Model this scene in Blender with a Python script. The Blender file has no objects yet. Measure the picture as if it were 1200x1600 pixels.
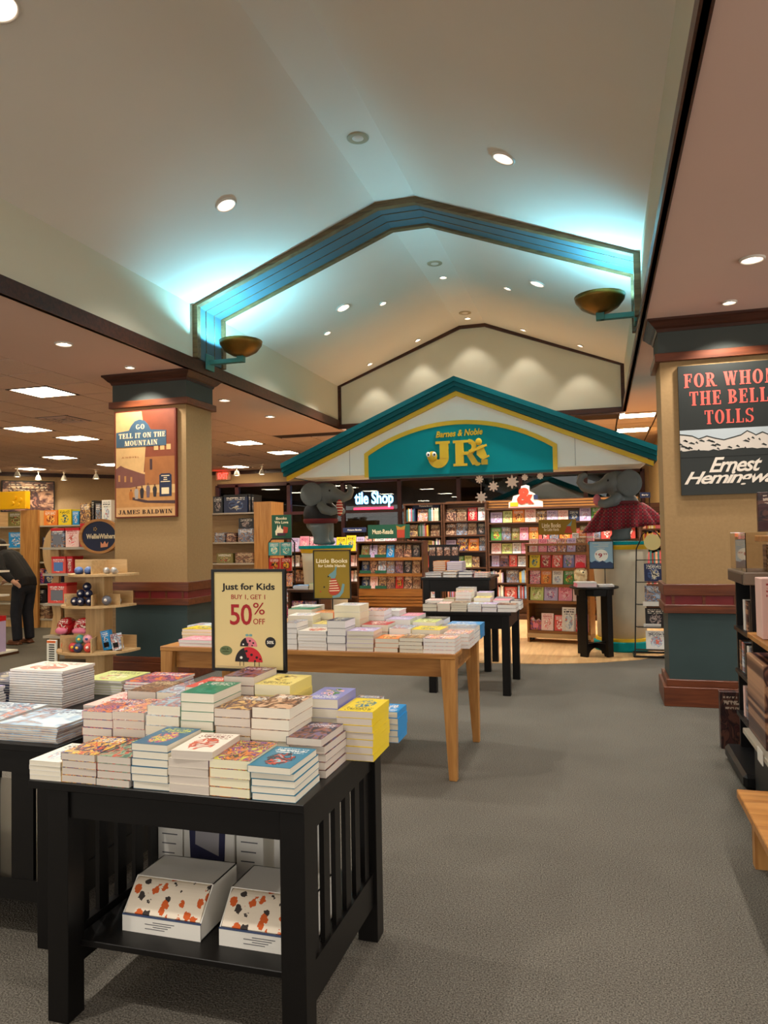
import bpy, bmesh, math, random
from mathutils import Vector, Matrix
S = bpy.context.scene
COL = S.collection
R = math.radians

# ---------------------------------------------------------------- camera
FPX, CAMH = 1150.0, 1.53
_y, _p, _r = R(16.3), R(1.9), R(1.0)
_f = Vector((-math.sin(_y)*math.cos(_p), math.cos(_y)*math.cos(_p), math.sin(_p)))
_rt = Vector((math.cos(_y), math.sin(_y), 0))
_up = _rt.cross(_f)
CR = _rt*math.cos(_r) - _up*math.sin(_r)
CU = _rt*math.sin(_r) + _up*math.cos(_r)
CF = _f
cd = bpy.data.cameras.new('camera')
cd.sensor_fit = 'VERTICAL'; cd.sensor_height = 24.0; cd.lens = 24.0*FPX/1600.0
cd.clip_start = 0.05; cd.clip_end = 100
cam = bpy.data.objects.new('camera', cd); COL.objects.link(cam)
cam.matrix_world = Matrix(((CR.x, CU.x, -CF.x, 0), (CR.y, CU.y, -CF.y, 0), (CR.z, CU.z, -CF.z, CAMH), (0, 0, 0, 1)))
S.camera = cam

# ---------------------------------------------------------------- world, exposure
w = bpy.data.worlds.new('store_ambience'); S.world = w; w.use_nodes = True
w.node_tree.nodes['Background'].inputs[0].default_value = (1.0, 0.95, 0.88, 1)      # the brightly lit rest of the store behind the camera
w.node_tree.nodes['Background'].inputs[1].default_value = 0.78
S.view_settings.view_transform = 'Standard'; S.view_settings.look = 'None'
S.view_settings.gamma = 1.0; S.view_settings.exposure = 1.32
S.view_settings.use_curve_mapping = False

WARM = (1.0, 0.93, 0.84)
LAMP = 1.0          # overall lamp strength
P_VAULT, P_SOFFIT, P_SPOT, P_SCONCE, P_TRACK = 85*LAMP, 32*LAMP, 18*LAMP, 52*LAMP, 14*LAMP
E_PANEL, E_LAMP = 13.0*LAMP, 6.0*LAMP

def spot(name, loc, aim, power, angle, blend=0.5, col=WARM, rad=0.05, parent=None):
    l = bpy.data.lights.new(name, 'SPOT'); l.energy = power; l.color = col
    l.spot_size = R(angle); l.spot_blend = blend; l.shadow_soft_size = rad
    o = bpy.data.objects.new(name, l); COL.objects.link(o)
    d = (Vector(aim) - Vector(loc)).normalized()
    o.location = loc; o.rotation_euler = d.to_track_quat('-Z', 'Y').to_euler()
    if parent is not None:
        o.parent = parent
    return o

# ---------------------------------------------------------------- helpers
def ray(x, y):
    return CR*((x-600)/FPX) - CU*((y-800)/FPX) + CF
def atY(x, y, v):
    d = ray(x, y); t = v/d.y; return Vector((d.x*t, v, CAMH+d.z*t))
def atZ(x, y, v):
    d = ray(x, y); t = (v-CAMH)/d.z; return Vector((d.x*t, d.y*t, v))
def px(x, Y, y=850):
    return atY(x, y, Y).x
def pz(x, y, Y):
    return atY(x, y, Y).z

def lin(c):
    c = c/255.0
    return c/12.92 if c <= 0.04045 else ((c+0.055)/1.055)**2.4
def rgb(c):
    return (lin(c[0]), lin(c[1]), lin(c[2]), 1.0)

MATS = {}
def _new(name):
    m = bpy.data.materials.new(name); m.use_nodes = True
    nt = m.node_tree
    return m, nt, nt.nodes['Principled BSDF']
def N(nt, t, **kw):
    n = nt.nodes.new(t)
    for k, v in kw.items():
        setattr(n, k, v)
    return n
def mat(name, col, rough=0.6, metal=0.0, var=0.0, scale=8.0, bump=0.0, bscale=None, spec=0.4, stretch=None, emit=None, estr=0.0, alpha=None, trans=0.0, coat=0.0):
    if name in MATS:
        return MATS[name]
    m, nt, b = _new(name)
    b.inputs['Base Color'].default_value = rgb(col)
    b.inputs['Roughness'].default_value = rough
    b.inputs['Metallic'].default_value = metal
    b.inputs['Specular IOR Level'].default_value = spec
    if coat: b.inputs['Coat Weight'].default_value = coat
    if trans:
        b.inputs['Transmission Weight'].default_value = trans
    if emit:
        b.inputs['Emission Color'].default_value = rgb(emit); b.inputs['Emission Strength'].default_value = estr
    if var or bump:
        tc = N(nt, 'ShaderNodeTexCoord')
        vec = tc.outputs['Object']
        if stretch:
            mp = N(nt, 'ShaderNodeMapping'); mp.inputs['Scale'].default_value = stretch
            nt.links.new(vec, mp.inputs[0]); vec = mp.outputs[0]
        nz = N(nt, 'ShaderNodeTexNoise'); nz.inputs['Scale'].default_value = scale; nz.inputs['Detail'].default_value = 3.0
        nt.links.new(vec, nz.inputs['Vector'])
        if var:
            rp = N(nt, 'ShaderNodeValToRGB')
            c = rgb(col)
            rp.color_ramp.elements[0].position = 0.3; rp.color_ramp.elements[1].position = 0.7
            rp.color_ramp.elements[0].color = tuple(max(0, v*(1-var)) for v in c[:3]) + (1,)
            rp.color_ramp.elements[1].color = tuple(min(1, v*(1+var)) for v in c[:3]) + (1,)
            nt.links.new(nz.outputs['Fac'], rp.inputs[0]); nt.links.new(rp.outputs[0], b.inputs['Base Color'])
        if bump:
            n2 = nz
            if bscale:
                n2 = N(nt, 'ShaderNodeTexNoise'); n2.inputs['Scale'].default_value = bscale
                nt.links.new(vec, n2.inputs['Vector'])
            bp = N(nt, 'ShaderNodeBump'); bp.inputs['Strength'].default_value = bump; bp.inputs['Distance'].default_value = 0.004
            nt.links.new(n2.outputs['Fac'], bp.inputs['Height']); nt.links.new(bp.outputs[0], b.inputs['Normal'])
    MATS[name] = m
    return m

class MB:
    def __init__(s):
        s.v = []; s.f = []; s.m = []
    def add(s, vs, fs, mi=0):
        o = len(s.v); s.v.extend([tuple(v) for v in vs])
        for f in fs:
            s.f.append(tuple(i+o for i in f)); s.m.append(mi)
        return s
    def box(s, x0, x1, y0, y1, z0, z1, mi=0, rot=None, piv=None):
        vs = [Vector(p) for p in ((x0,y0,z0),(x1,y0,z0),(x1,y1,z0),(x0,y1,z0),(x0,y0,z1),(x1,y0,z1),(x1,y1,z1),(x0,y1,z1))]
        if rot is not None:
            c = Vector(piv) if piv is not None else Vector(((x0+x1)/2, (y0+y1)/2, (z0+z1)/2))
            vs = [c + rot @ (v-c) for v in vs]
        return s.add(vs, [(0,3,2,1),(4,5,6,7),(0,1,5,4),(1,2,6,5),(2,3,7,6),(3,0,4,7)], mi)
    def hexa(s, b, t, mi=0):
        return s.add(list(b)+list(t), [(0,3,2,1),(4,5,6,7),(0,1,5,4),(1,2,6,5),(2,3,7,6),(3,0,4,7)], mi)
    def prism(s, poly, a, b, axis='y', mi=0):
        n = len(poly)
        ar = sum(poly[i][0]*poly[(i+1) % n][1] - poly[(i+1) % n][0]*poly[i][1] for i in range(n))
        if ar < 0: poly = list(poly)[::-1]
        def mk(p, t):
            return {'y': (p[0], t, p[1]), 'z': (p[0], p[1], t), 'x': (t, p[0], p[1])}[axis]
        vs = [mk(p, a) for p in poly] + [mk(p, b) for p in poly]
        if axis == 'y':
            fs = [tuple(range(n)), tuple(range(2*n-1, n-1, -1))] + [(i, i+n, (i+1) % n+n, (i+1) % n) for i in range(n)]
        else:
            fs = [tuple(range(n-1, -1, -1)), tuple(range(n, 2*n))] + [(i, (i+1) % n, (i+1) % n+n, i+n) for i in range(n)]
        return s.add(vs, fs, mi)
    def strip(s, outer, inner, a, b, axis='y', mi=0, close=False):
        k = len(outer); rng = range(k if close else k-1)
        for i in rng:
            j = (i+1) % k
            s.prism([outer[i], outer[j], inner[j], inner[i]], a, b, axis, mi)
        return s
    def lathe(s, prof, n=24, c=(0,0,0), mi=0, sx=1, sy=1, cap=True):
        o = []
        for r, z in prof:
            for k in range(n):
                a = 2*math.pi*k/n
                o.append((c[0]+r*math.cos(a)*sx, c[1]+r*math.sin(a)*sy, c[2]+z))
        fs = []
        for i in range(len(prof)-1):
            for k in range(n):
                k2 = (k+1) % n
                fs.append((i*n+k, i*n+k2, (i+1)*n+k2, (i+1)*n+k))
        if cap:
            if prof[0][0] > 1e-4: fs.append(tuple(range(n-1, -1, -1)))
            if prof[-1][0] > 1e-4: fs.append(tuple((len(prof)-1)*n+k for k in range(n)))
        return s.add(o, fs, mi)
    def tube(s, path, r, n=8, mi=0, cap=True):
        P = [Vector(p) for p in path]; k = len(P)
        rs = r if isinstance(r, (list, tuple)) else [r]*k
        vs = []; prev = None
        for i, p in enumerate(P):
            t = (P[min(i+1, k-1)] - P[max(i-1, 0)]).normalized()
            if prev is None:
                a = Vector((0,0,1)) if abs(t.z) < 0.9 else Vector((1,0,0))
                u = t.cross(a).normalized()
            else:
                u = (prev - t*prev.dot(t)).normalized()
            prev = u; v = t.cross(u)
            for j in range(n):
                a = 2*math.pi*j/n
                vs.append(p + (u*math.cos(a) + v*math.sin(a))*rs[i])
        fs = []
        for i in range(k-1):
            for j in range(n):
                j2 = (j+1) % n
                fs.append((i*n+j, i*n+j2, (i+1)*n+j2, (i+1)*n+j))
        if cap:
            fs.append(tuple(range(n-1, -1, -1))); fs.append(tuple((k-1)*n+j for j in range(n)))
        return s.add(vs, fs, mi)
    def ell(s, c, r, n=16, m=10, rot=None, mi=0):
        vs = []; c = Vector(c)
        for i in range(m+1):
            th = math.pi*i/m
            for j in range(n):
                ph = 2*math.pi*j/n
                v = Vector((r[0]*math.sin(th)*math.cos(ph), r[1]*math.sin(th)*math.sin(ph), -r[2]*math.cos(th)))
                if rot is not None: v = rot @ v
                vs.append(c+v)
        fs = []
        for i in range(m):
            for j in range(n):
                j2 = (j+1) % n
                if i == 0: fs.append((j, (i+1)*n+j2, (i+1)*n+j))
                elif i == m-1: fs.append((i*n+j, i*n+j2, (i+1)*n+j))
                else: fs.append((i*n+j, i*n+j2, (i+1)*n+j2, (i+1)*n+j))
        return s.add(vs, fs, mi)
    def mesh(s, name, mats, bevel=0.0, smooth=False):
        me = bpy.data.meshes.new(name)
        me.from_pydata(s.v, [], s.f)
        ms = mats if isinstance(mats, (list, tuple)) else [mats]
        for m in ms: me.materials.append(m)
        if len(ms) > 1:
            me.polygons.foreach_set('material_index', s.m)
        if bevel:
            bm = bmesh.new(); bm.from_mesh(me)
            bmesh.ops.bevel(bm, geom=list(bm.edges), offset=bevel, segments=1, affect='EDGES', clamp_overlap=True)
            bm.to_mesh(me); bm.free()
        if smooth:
            me.polygons.foreach_set('use_smooth', [True]*len(me.polygons))
        me.update()
        return me
    def build(s, name, mats, parent=None, bevel=0.0, smooth=False):
        return link(name, s.mesh(name, mats, bevel, smooth), parent)

def link(name, me, parent=None, loc=None, rot=None):
    o = bpy.data.objects.new(name, me); COL.objects.link(o)
    if parent is not None: o.parent = parent
    if loc is not None: o.location = loc
    if rot is not None: o.rotation_euler = rot
    return o
def tag(o, label, cat, group=None):
    o['label'] = label; o['category'] = cat
    if group: o['group'] = group
    return o
def thing(name, label, cat, loc=(0,0,0), rz=0.0, group=None, rot=None):
    o = bpy.data.objects.new(name, None); COL.objects.link(o)
    o.empty_display_size = 0.1
    o.location = loc; o.rotation_euler = rot if rot is not None else (0, 0, rz)
    return tag(o, label, cat, group)
def struct(name, mb, m, parent=None, bevel=0.0, label=None):
    o = mb.build(name, m, parent, bevel)
    if parent is None: o['kind'] = 'structure'
    if label: o['label'] = label
    return o
def remeshed(mb, name, mats, voxel, it=6):
    me = mb.mesh(name+'_src', mats)
    o = bpy.data.objects.new(name+'_src', me); COL.objects.link(o)
    r = o.modifiers.new('r', 'REMESH'); r.mode = 'VOXEL'; r.voxel_size = voxel; r.use_smooth_shade = True
    s_ = o.modifiers.new('s', 'SMOOTH'); s_.iterations = it; s_.factor = 0.5
    dg = bpy.context.evaluated_depsgraph_get()
    out = bpy.data.meshes.new_from_object(o.evaluated_get(dg)); out.name = name
    bpy.data.objects.remove(o); bpy.data.meshes.remove(me)
    out.materials.clear()
    for m in (mats if isinstance(mats, (list, tuple)) else [mats]): out.materials.append(m)
    return out

_TX = {}
def text_geo(s, bold=0.0, shear=0.0, space=1.0, res=3):
    k = (s, bold, shear, space)
    if k not in _TX:
        c = bpy.data.curves.new('t', 'FONT'); c.body = s; c.size = 1.0; c.offset = bold; c.shear = shear
        c.space_character = space; c.resolution_u = res; c.align_x = 'LEFT'; c.fill_mode = 'BOTH'
        o = bpy.data.objects.new('t', c); COL.objects.link(o)
        dg = bpy.context.evaluated_depsgraph_get()
        me = o.evaluated_get(dg).to_mesh()
        vs = [tuple(v.co) for v in me.vertices]; fs = [tuple(p.vertices) for p in me.polygons]
        bpy.data.objects.remove(o); bpy.data.curves.remove(c)
        _TX[k] = (vs, fs)
    return _TX[k]
def put_geo(mb, vs, fs, cx, cz, w=None, h=None, y=0.0, depth=0.0015, mi=0, align='C', skew=0.0, layer=0.0):
    """place flat (x, y) shapes on a panel that faces -Y, fitted to a width and/or height"""
    x0 = min(v[0] for v in vs); x1 = max(v[0] for v in vs); y0 = min(v[1] for v in vs); y1 = max(v[1] for v in vs)
    sy = (h/(y1-y0)) if h else None
    sx = (w/(x1-x0)) if w else sy
    if sy is None: sy = sx
    ox = {'C': cx-(x0+x1)/2*sx, 'L': cx-x0*sx, 'R': cx-x1*sx}[align]
    oz = cz-(y0+y1)/2*sy
    n = len(vs)
    A = [(v[0]*sx+ox, y-depth-layer*((i//4) % 9), v[1]*sy+oz+(v[0]*sx+ox-cx)*skew) for i, v in enumerate(vs)]
    B = [(p[0], y, p[2]) for p in A]
    F = list(fs)
    edges = {}
    for f in fs:
        for i in range(len(f)):
            a, b = f[i], f[(i+1) % len(f)]
            if (b, a) in edges: del edges[(b, a)]
            else: edges[(a, b)] = 1
    for a, b in edges:
        F.append((b, a, a+n, b+n))
    # face winding so that the front looks to -Y
    mb.add(A+B, [tuple(f) for f in F], mi)
def text(mb, s, cx, cz, w=None, h=None, y=0.0, depth=0.0015, mi=0, bold=0.0, shear=0.0, space=1.0, align='C', skew=0.0):
    vs, fs = text_geo(s, bold, shear, space)
    put_geo(mb, vs, fs, cx, cz, w, h, y, depth, mi, align, skew)

# bold roman capitals built from thick stems, thin hairlines and slab serifs
def serif_geo(s, tk=0.20, th=0.07, sr=0.07, gap=0.10):
    vs = []; fs = []
    def q(a, b, c, d):
        o = len(vs); vs.extend([a, b, c, d]); fs.append((o, o+1, o+2, o+3))
    def rect(x0, x1, y0, y1): q((x0, y0), (x1, y0), (x1, y1), (x0, y1))
    def stem(x, y0=0.0, y1=1.0, w=tk, s0=True, s1=True):
        rect(x-w/2, x+w/2, y0, y1)
        if s0 and y0 == 0.0: rect(x-w/2-sr, x+w/2+sr, 0, th)
        if s1 and y1 == 1.0: rect(x-w/2-sr, x+w/2+sr, 1-th, 1)
    def dia(xa, ya, xb, yb, w): q((xa-w/2, ya), (xa+w/2, ya), (xb+w/2, yb), (xb-w/2, yb))
    def arc(cx, cy, rx, ry, a0, a1, wx=tk, wy=th, n=14):
        for i in range(n):
            p = []
            for t, k in ((i, 0), (i+1, 0), (i+1, 1), (i, 1)):
                a = R(a0+(a1-a0)*t/n)
                p.append((cx+(rx-(wx if k else 0))*math.cos(a), cy+(ry-(wy if k else 0))*math.sin(a)))
            q(*p)
    x = 0.0
    for ch in s:
        X = x
        if ch == ' ': x += 0.36; continue
        if ch == 'I': stem(X+.17); wd = .34
        elif ch == 'L': stem(X+.17); rect(X+.17, X+.56, 0, th); rect(X+.56-th, X+.56, 0, .3); wd = .58
        elif ch in 'FE':
            stem(X+.17); rect(X+.17, X+.56, 1-th, 1); rect(X+.56-th, X+.56, .72, 1); rect(X+.17, X+.46, .48, .48+th); rect(X+.46-th, X+.46, .38, .66); wd = .58
            if ch == 'E': rect(X+.17, X+.58, 0, th); rect(X+.58-th, X+.58, 0, .28); wd = .60
        elif ch == 'T': stem(X+.31); rect(X, X+.62, 1-th, 1); rect(X, X+th, .72, 1); rect(X+.62-th, X+.62, .72, 1); wd = .62
        elif ch == 'H': stem(X+.17); stem(X+.58); rect(X+.17, X+.58, .47, .47+th); wd = .75
        elif ch == 'O': arc(X+.34, .5, .34, .51, 0, 360, n=26); wd = .68
        elif ch == 'G': arc(X+.34, .5, .34, .51, 40, 320, n=22); stem(X+.56, 0.08, .42, .16); rect(X+.42, X+.70, .38, .38+th); wd = .72
        elif ch == 'U': stem(X+.17, .3, 1.0); rect(X+.55, X+.55+th, .3, 1); rect(X+.47, X+.70, 1-th, 1); arc(X+.345, .3, .275, .31, 180, 360, wx=.17); wd = .72
        elif ch == 'J': stem(X+.34, .25, 1.0); arc(X+.20, .25, .24, .27, 180, 360, wx=.16); wd = .50
        elif ch == 'D': stem(X+.17); arc(X+.26, .5, .40, .5, -90, 90); wd = .68
        elif ch == 'B': stem(X+.17); arc(X+.28, .74, .29, .26, -90, 90, wx=.18); arc(X+.28, .25, .34, .25, -90, 90, wx=.19); wd = .64
        elif ch in 'RP':
            stem(X+.17); arc(X+.28, .735, .30, .265, -90, 90, wx=.18); wd = .64
            rect(X+.17, X+.28, 1-th, 1); rect(X+.17, X+.28, .47, .47+th)
            if ch == 'R': dia(X+.36, .48, X+.58, .0, .18); rect(X+.50, X+.76, 0, th); wd = .74
        elif ch == 'S':
            arc(X+.28, .735, .27, .265, 20, 270, wx=.15); arc(X+.28, .26, .29, .27, -160, 90, wx=.17); rect(X+.47, X+.47+th, .72, 1); rect(X+.0, X+th, 0, .28); wd = .58
        elif ch == 'N': rect(X+.10, X+.10+th, 0, 1); rect(X, X+.28, 0, th); rect(X+.0, X+.2, 1-th, 1); dia(X+.62, 0, X+.20, 1, .22); rect(X+.60, X+.60+th, 0, 1); rect(X+.5, X+.78, 1-th, 1); wd = .78
        elif ch == 'M': rect(X+.10, X+.10+th, 0, 1); rect(X, X+.28, 0, th); dia(X+.46, 0, X+.20, 1, .20); dia(X+.46, 0, X+.72, 1, th); stem(X+.80); wd = .97
        elif ch == 'A': dia(X+.12, 0, X+.34, 1, th); dia(X+.58, 0, X+.34, 1, .21); rect(X+.2, X+.5, .28, .28+th); rect(X, X+.24, 0, th); rect(X+.44, X+.76, 0, th); wd = .76
        elif ch == 'W': dia(X+.30, 0, X+.12, 1, .20); dia(X+.30, 0, X+.48, 1, th); dia(X+.66, 0, X+.48, 1, .20); dia(X+.66, 0, X+.84, 1, th); rect(X, X+.26, 1-th, 1); rect(X+.36, X+.6, 1-th, 1); rect(X+.72, X+.94, 1-th, 1); wd = .95
        else: wd = .3
        x += wd + gap
    return vs, fs
def serif(mb, s, cx, cz, w, h, y=0.0, depth=0.002, mi=0, **kw):
    vs, fs = serif_geo(s, **kw)
    put_geo(mb, vs, fs, cx, cz, w, h, y, depth, mi, layer=8e-5)

# ---------------------------------------------------------------- materials of the place
def carpet_mat():
    m, nt, b = _new('carpet_loop')
    tc = N(nt, 'ShaderNodeTexCoord')
    n1 = N(nt, 'ShaderNodeTexNoise'); n1.inputs['Scale'].default_value = 170; n1.inputs['Detail'].default_value = 2
    n2 = N(nt, 'ShaderNodeTexNoise'); n2.inputs['Scale'].default_value = 1.6; n2.inputs['Detail'].default_value = 4
    v = N(nt, 'ShaderNodeTexVoronoi'); v.inputs['Scale'].default_value = 130
    for n in (n1, n2, v): nt.links.new(tc.outputs['Object'], n.inputs['Vector'])
    rp = N(nt, 'ShaderNodeValToRGB'); e = rp.color_ramp.elements
    e[0].position = .30; e[0].color = rgb((66, 62, 56)); e[1].position = .72; e[1].color = rgb((142, 136, 125))
    nt.links.new(n1.outputs['Fac'], rp.inputs[0])
    mx = N(nt, 'ShaderNodeMix', data_type='RGBA', blend_type='MULTIPLY'); mx.inputs[0].default_value = .35
    nt.links.new(rp.outputs[0], mx.inputs[6]); nt.links.new(n2.outputs['Fac'], mx.inputs[7])
    nt.links.new(mx.outputs[2], b.inputs['Base Color'])
    bp = N(nt, 'ShaderNodeBump'); bp.inputs['Strength'].default_value = .7; bp.inputs['Distance'].default_value = .004
    nt.links.new(v.outputs['Distance'], bp.inputs['Height']); nt.links.new(bp.outputs[0], b.inputs['Normal'])
    b.inputs['Roughness'].default_value = .95; b.inputs['Specular IOR Level'].default_value = .1
    return m
def wood_mat(name, c1, c2, rough=.45, axis='x', scale=1.0, spec=.4):
    if name in MATS: return MATS[name]
    m, nt, b = _new(name)
    tc = N(nt, 'ShaderNodeTexCoord'); mp = N(nt, 'ShaderNodeMapping')
    s = {'x': (1.2, 14, 14), 'y': (14, 1.2, 14), 'z': (14, 14, 1.2)}[axis]
    mp.inputs['Scale'].default_value = tuple(k*scale for k in s)
    nz = N(nt, 'ShaderNodeTexNoise'); nz.inputs['Scale'].default_value = 2.2; nz.inputs['Detail'].default_value = 5; nz.inputs['Distortion'].default_value = .6
    rp = N(nt, 'ShaderNodeValToRGB'); e = rp.color_ramp.elements
    e[0].position = .32; e[0].color = rgb(c1); e[1].position = .68; e[1].color = rgb(c2)
    nt.links.new(tc.outputs['Object'], mp.inputs[0]); nt.links.new(mp.outputs[0], nz.inputs['Vector'])
    nt.links.new(nz.outputs['Fac'], rp.inputs[0]); nt.links.new(rp.outputs[0], b.inputs['Base Color'])
    b.inputs['Roughness'].default_value = rough; b.inputs['Specular IOR Level'].default_value = spec
    MATS[name] = m
    return m
M_CARPET = carpet_mat()
M_VAULT = mat('vault_paint', (224, 218, 206), .85, var=.03, scale=.7, spec=.2)
M_FASCIA = mat('fascia_paint', (206, 200, 178), .85, var=.02, scale=.8, spec=.2)
M_SOFFIT = mat('soffit_paint', (224, 194, 178), .85, var=.02, scale=.8, spec=.2)
M_TILE = mat('ceiling_tile', (224, 196, 178), .9, var=.05, scale=60, bump=.2, spec=.1)
M_GRID = mat('ceiling_grid', (70, 50, 40), .7)
M_WALL = mat('beige_wallcovering', (172, 142, 104), .85, var=.05, scale=30, bump=.15, spec=.2)
M_SHAFT = mat('tan_wallcovering', (158, 128, 88), .8, var=.05, scale=40, bump=.12, spec=.2)
M_GREEN = mat('dark_green_paint', (48, 66, 66), .55, var=.06, scale=5)
M_SLATE = mat('slate_green_paint', (60, 65, 60), .7, var=.04, scale=6)
M_MAHOG = wood_mat('mahogany', (48, 25, 16), (76, 40, 25), .35)
M_CHERRY = wood_mat('cherry_stain', (82, 40, 21), (112, 58, 31), .35)
M_RED = mat('oxblood_paint', (112, 30, 32), .45, var=.1, scale=9)
M_TEALBAND = mat('blue_green_band', (66, 96, 106), .55, var=.03, scale=4)
M_BRONZEWOOD = wood_mat('weathered_gold_wood', (84, 66, 42), (120, 96, 62), .5)
M_MAPLE = wood_mat('maple_floor', (206, 158, 104), (232, 188, 132), .35, 'y', .6)
M_WHITE = mat('warm_white_paint', (236, 234, 220), .55, var=.02, scale=3)
M_TEAL = mat('teal_paint', (0, 142, 146), .55, var=.03, scale=3, spec=.15)
M_TEALD = mat('deep_teal_paint', (0, 92, 98), .5, var=.04, scale=3, spec=.2)
M_YELLOW = mat('golden_yellow_paint', (222, 180, 34), .4, var=.03, scale=4)
M_RING = mat('downlight_ring', (214, 204, 190), .5)
M_REFL = mat('downlight_reflector', (225, 220, 215), .15, metal=.9)
M_LAMP = mat('lamp_glow', (255, 240, 215), .5, emit=(255, 232, 204), estr=E_LAMP)
M_PANEL = mat('troffer_lens', (255, 250, 235), .5, emit=(255, 236, 200), estr=E_PANEL)
M_BLACK = mat('black_lacquer_wood', (13, 11, 10), .36, var=.1, scale=20, spec=.28)
M_BLACKM = mat('black_metal', (20, 20, 21), .4, metal=.3)
M_OAK = wood_mat('honey_oak', (158, 104, 50), (190, 134, 70), .4)
M_OAKZ = wood_mat('honey_oak_upright', (164, 110, 54), (196, 142, 78), .4, 'z')
M_BIRCH = wood_mat('pale_birch', (188, 152, 104), (208, 174, 126), .5)
M_BIRCHZ = wood_mat('pale_birch_upright', (190, 152, 100), (212, 176, 124), .5, 'z')
M_DWOOD = wood_mat('dark_walnut', (62, 36, 20), (86, 52, 30), .4)
M_SLATW = wood_mat('amber_slatwall', (132, 84, 34), (160, 106, 48), .4)
M_SHELFG = mat('grey_shelf_edge', (176, 166, 148), .5)
M_BURG = mat('burgundy_mullion', (66, 24, 26), .45)
M_CHROME = mat('chrome', (200, 200, 205), .2, metal=1.0)

# ================================================================ the room
ZS = 3.42
XL, XR, ZF, ZR, RX0, RX1 = -4.30, 0.43, 4.15, 5.00, -2.15, -1.72
YB, YE = -6.0, 12.0
YG = 18.4
struct('floor', MB().box(-17, 7, YB-.2, 24, -.1, 0), M_CARPET, label='grey loop carpet of the sales floor')
_edge = [(-7.0, 9.6), (-4.5, 8.95), (-3.0, 8.83), (-1.8, 8.80), (-1.3, 8.81), (-.67, 8.85), (-.09, 9.04), (.42, 9.36), (.70, 9.72), (.95, 10.4), (1.05, 11.4)]
struct('floor', MB().prism(_edge + [(1.05, 14.6), (-7.0, 14.6)], 0.0, .006, 'z'), M_MAPLE, label='light maple floor of the children department')

# plain soffits beside the vault
ceil_l = struct('ceiling', MB().box(-5.77, XL, YB, 12.4, ZS, ZS+.06), M_SOFFIT, label='smooth plaster soffit left of the vault')
ceil_r = struct('ceiling', MB().box(XR, 7, YB, 12.4, ZS, ZS+.06), M_SOFFIT, label='smooth plaster soffit right of the vault')
vault = struct('ceiling', MB().strip([(XL, ZF), (RX0, ZR), (RX1, ZR), (XR, ZF)], [(XL-.1, ZF+.1), (RX0-.03, ZR+.1), (RX1+.03, ZR+.1), (XR+.1, ZF+.1)], YB, YE+.1), M_VAULT, label='pale vaulted ceiling with a flat ridge band')
struct('wall_vault_left', MB().box(XL-.1, XL, YB, YE, ZS+.03, ZF+.1), M_FASCIA)
struct('wall_vault_right', MB().box(XR, XR+.1, YB, YE, ZS+.03, ZF+.1), M_FASCIA)
_gab = [(XL, ZS), (XR, ZS), (XR, ZF), (RX1, ZR), (RX0, ZR), (XL, ZF)]
struct('wall_vault_end', MB().prism(_gab, YE, YE+.1), M_FASCIA)
struct('trim_1', MB().box(XL-.012, XL+.03, YB, YE, ZS-.015, ZS+.13).box(XL, XL+.042, YB, YE, ZS-.015, ZS+.02), M_MAHOG, label='dark wood moulding along the left vault edge')
struct('trim_2', MB().box(XR-.03, XR+.012, YB, YE, ZS-.015, ZS+.13).box(XR-.042, XR, YB, YE, ZS-.015, ZS+.02), M_MAHOG, label='dark wood moulding along the right vault edge')
def inset(d):
    return [(XL+d, ZS+.01), (XL+d, ZF-d*.25), (RX0+d*.2, ZR-d), (RX1-d*.2, ZR-d), (XR-d, ZF-d*.25), (XR-d, ZS+.01)]
struct('trim_3', MB().strip(inset(0), inset(.055), YE-.03, YE).box(XL, XR, YE-.04, YE, ZS-.02, ZS+.06), M_MAHOG, label='dark wood moulding framing the end gable')

# blue-green arch with gold-brown edges under the vault
arch = bpy.data.objects.new('trim_4', None); COL.objects.link(arch); arch['kind'] = 'structure'; arch['label'] = 'blue green arch band with gold brown edges spanning the vault'
def aprof(d):
    return [(XL+d, ZS+.14), (XL+d, ZF-d*.2), (RX0+d*.2, ZR-d), (RX1-d*.2, ZR-d), (XR-d, ZF-d*.2), (XR-d, ZS+.14)]
MB().strip(aprof(0), aprof(.035), 7.29, 7.81).build('band', M_TEALBAND, arch)
for a, b in ((7.45, 7.458), (7.64, 7.648)):
    MB().strip(aprof(.03), aprof(.042), a, b).build('groove_bead', M_BRONZEWOOD, arch)
for a, b in ((7.22, 7.295), (7.805, 7.88)):
    MB().strip(aprof(0), aprof(.06), a, b).build('edge_moulding', M_BRONZEWOOD, arch)

# tiled ceiling with lay-in lights
GX, GY, GS = -5.77, 7.35, .61
tiles = struct('ceiling', MB().box(-17, -5.77, YB, 24, ZS+.015, ZS+.06).box(-5.77, 7, 12.4, 24, ZS+.015, ZS+.06), M_GRID, label='suspended tile ceiling with lay-in lights')
panels_at = [(-6.7, 7.65), (-9.2, 10.05), (-9.3, 11.4), (-11.7, 13.5), (-14.3, 15.6), (-11.8, 15.3), (-6.8, 13.2), (-9.15, 17.2), (-6.65, 15.1), (.75, 12.75), (.78, 14.3), (-6.7, 4.0), (-9.2, 5.0), (-6.7, 1.0), (-9.2, -2.0), (-6.7, -3.0), (-3.0, 13.2), (-3.0, 15.6), (-1.0, 15.6), (-12.0, 8.0), (-12.0, 11.0), (-9.2, 7.65), (3.4, 13.4)]
vents_at = [(-7.95, 9.55), (-7.9, 15.0), (-13.1, 15.2)]
def cell(p):
    i = math.floor((p[0]-GX)/GS); j = math.floor((p[1]-GY)/GS)
    return i, j
pc = {cell(p): p for p in panels_at}; vc = {cell(p): p for p in vents_at}
tile_me = MB().box(.013, GS-.013, .013, GS-.013, -.012, .0).mesh('ceiling_tile', M_TILE)
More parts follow.
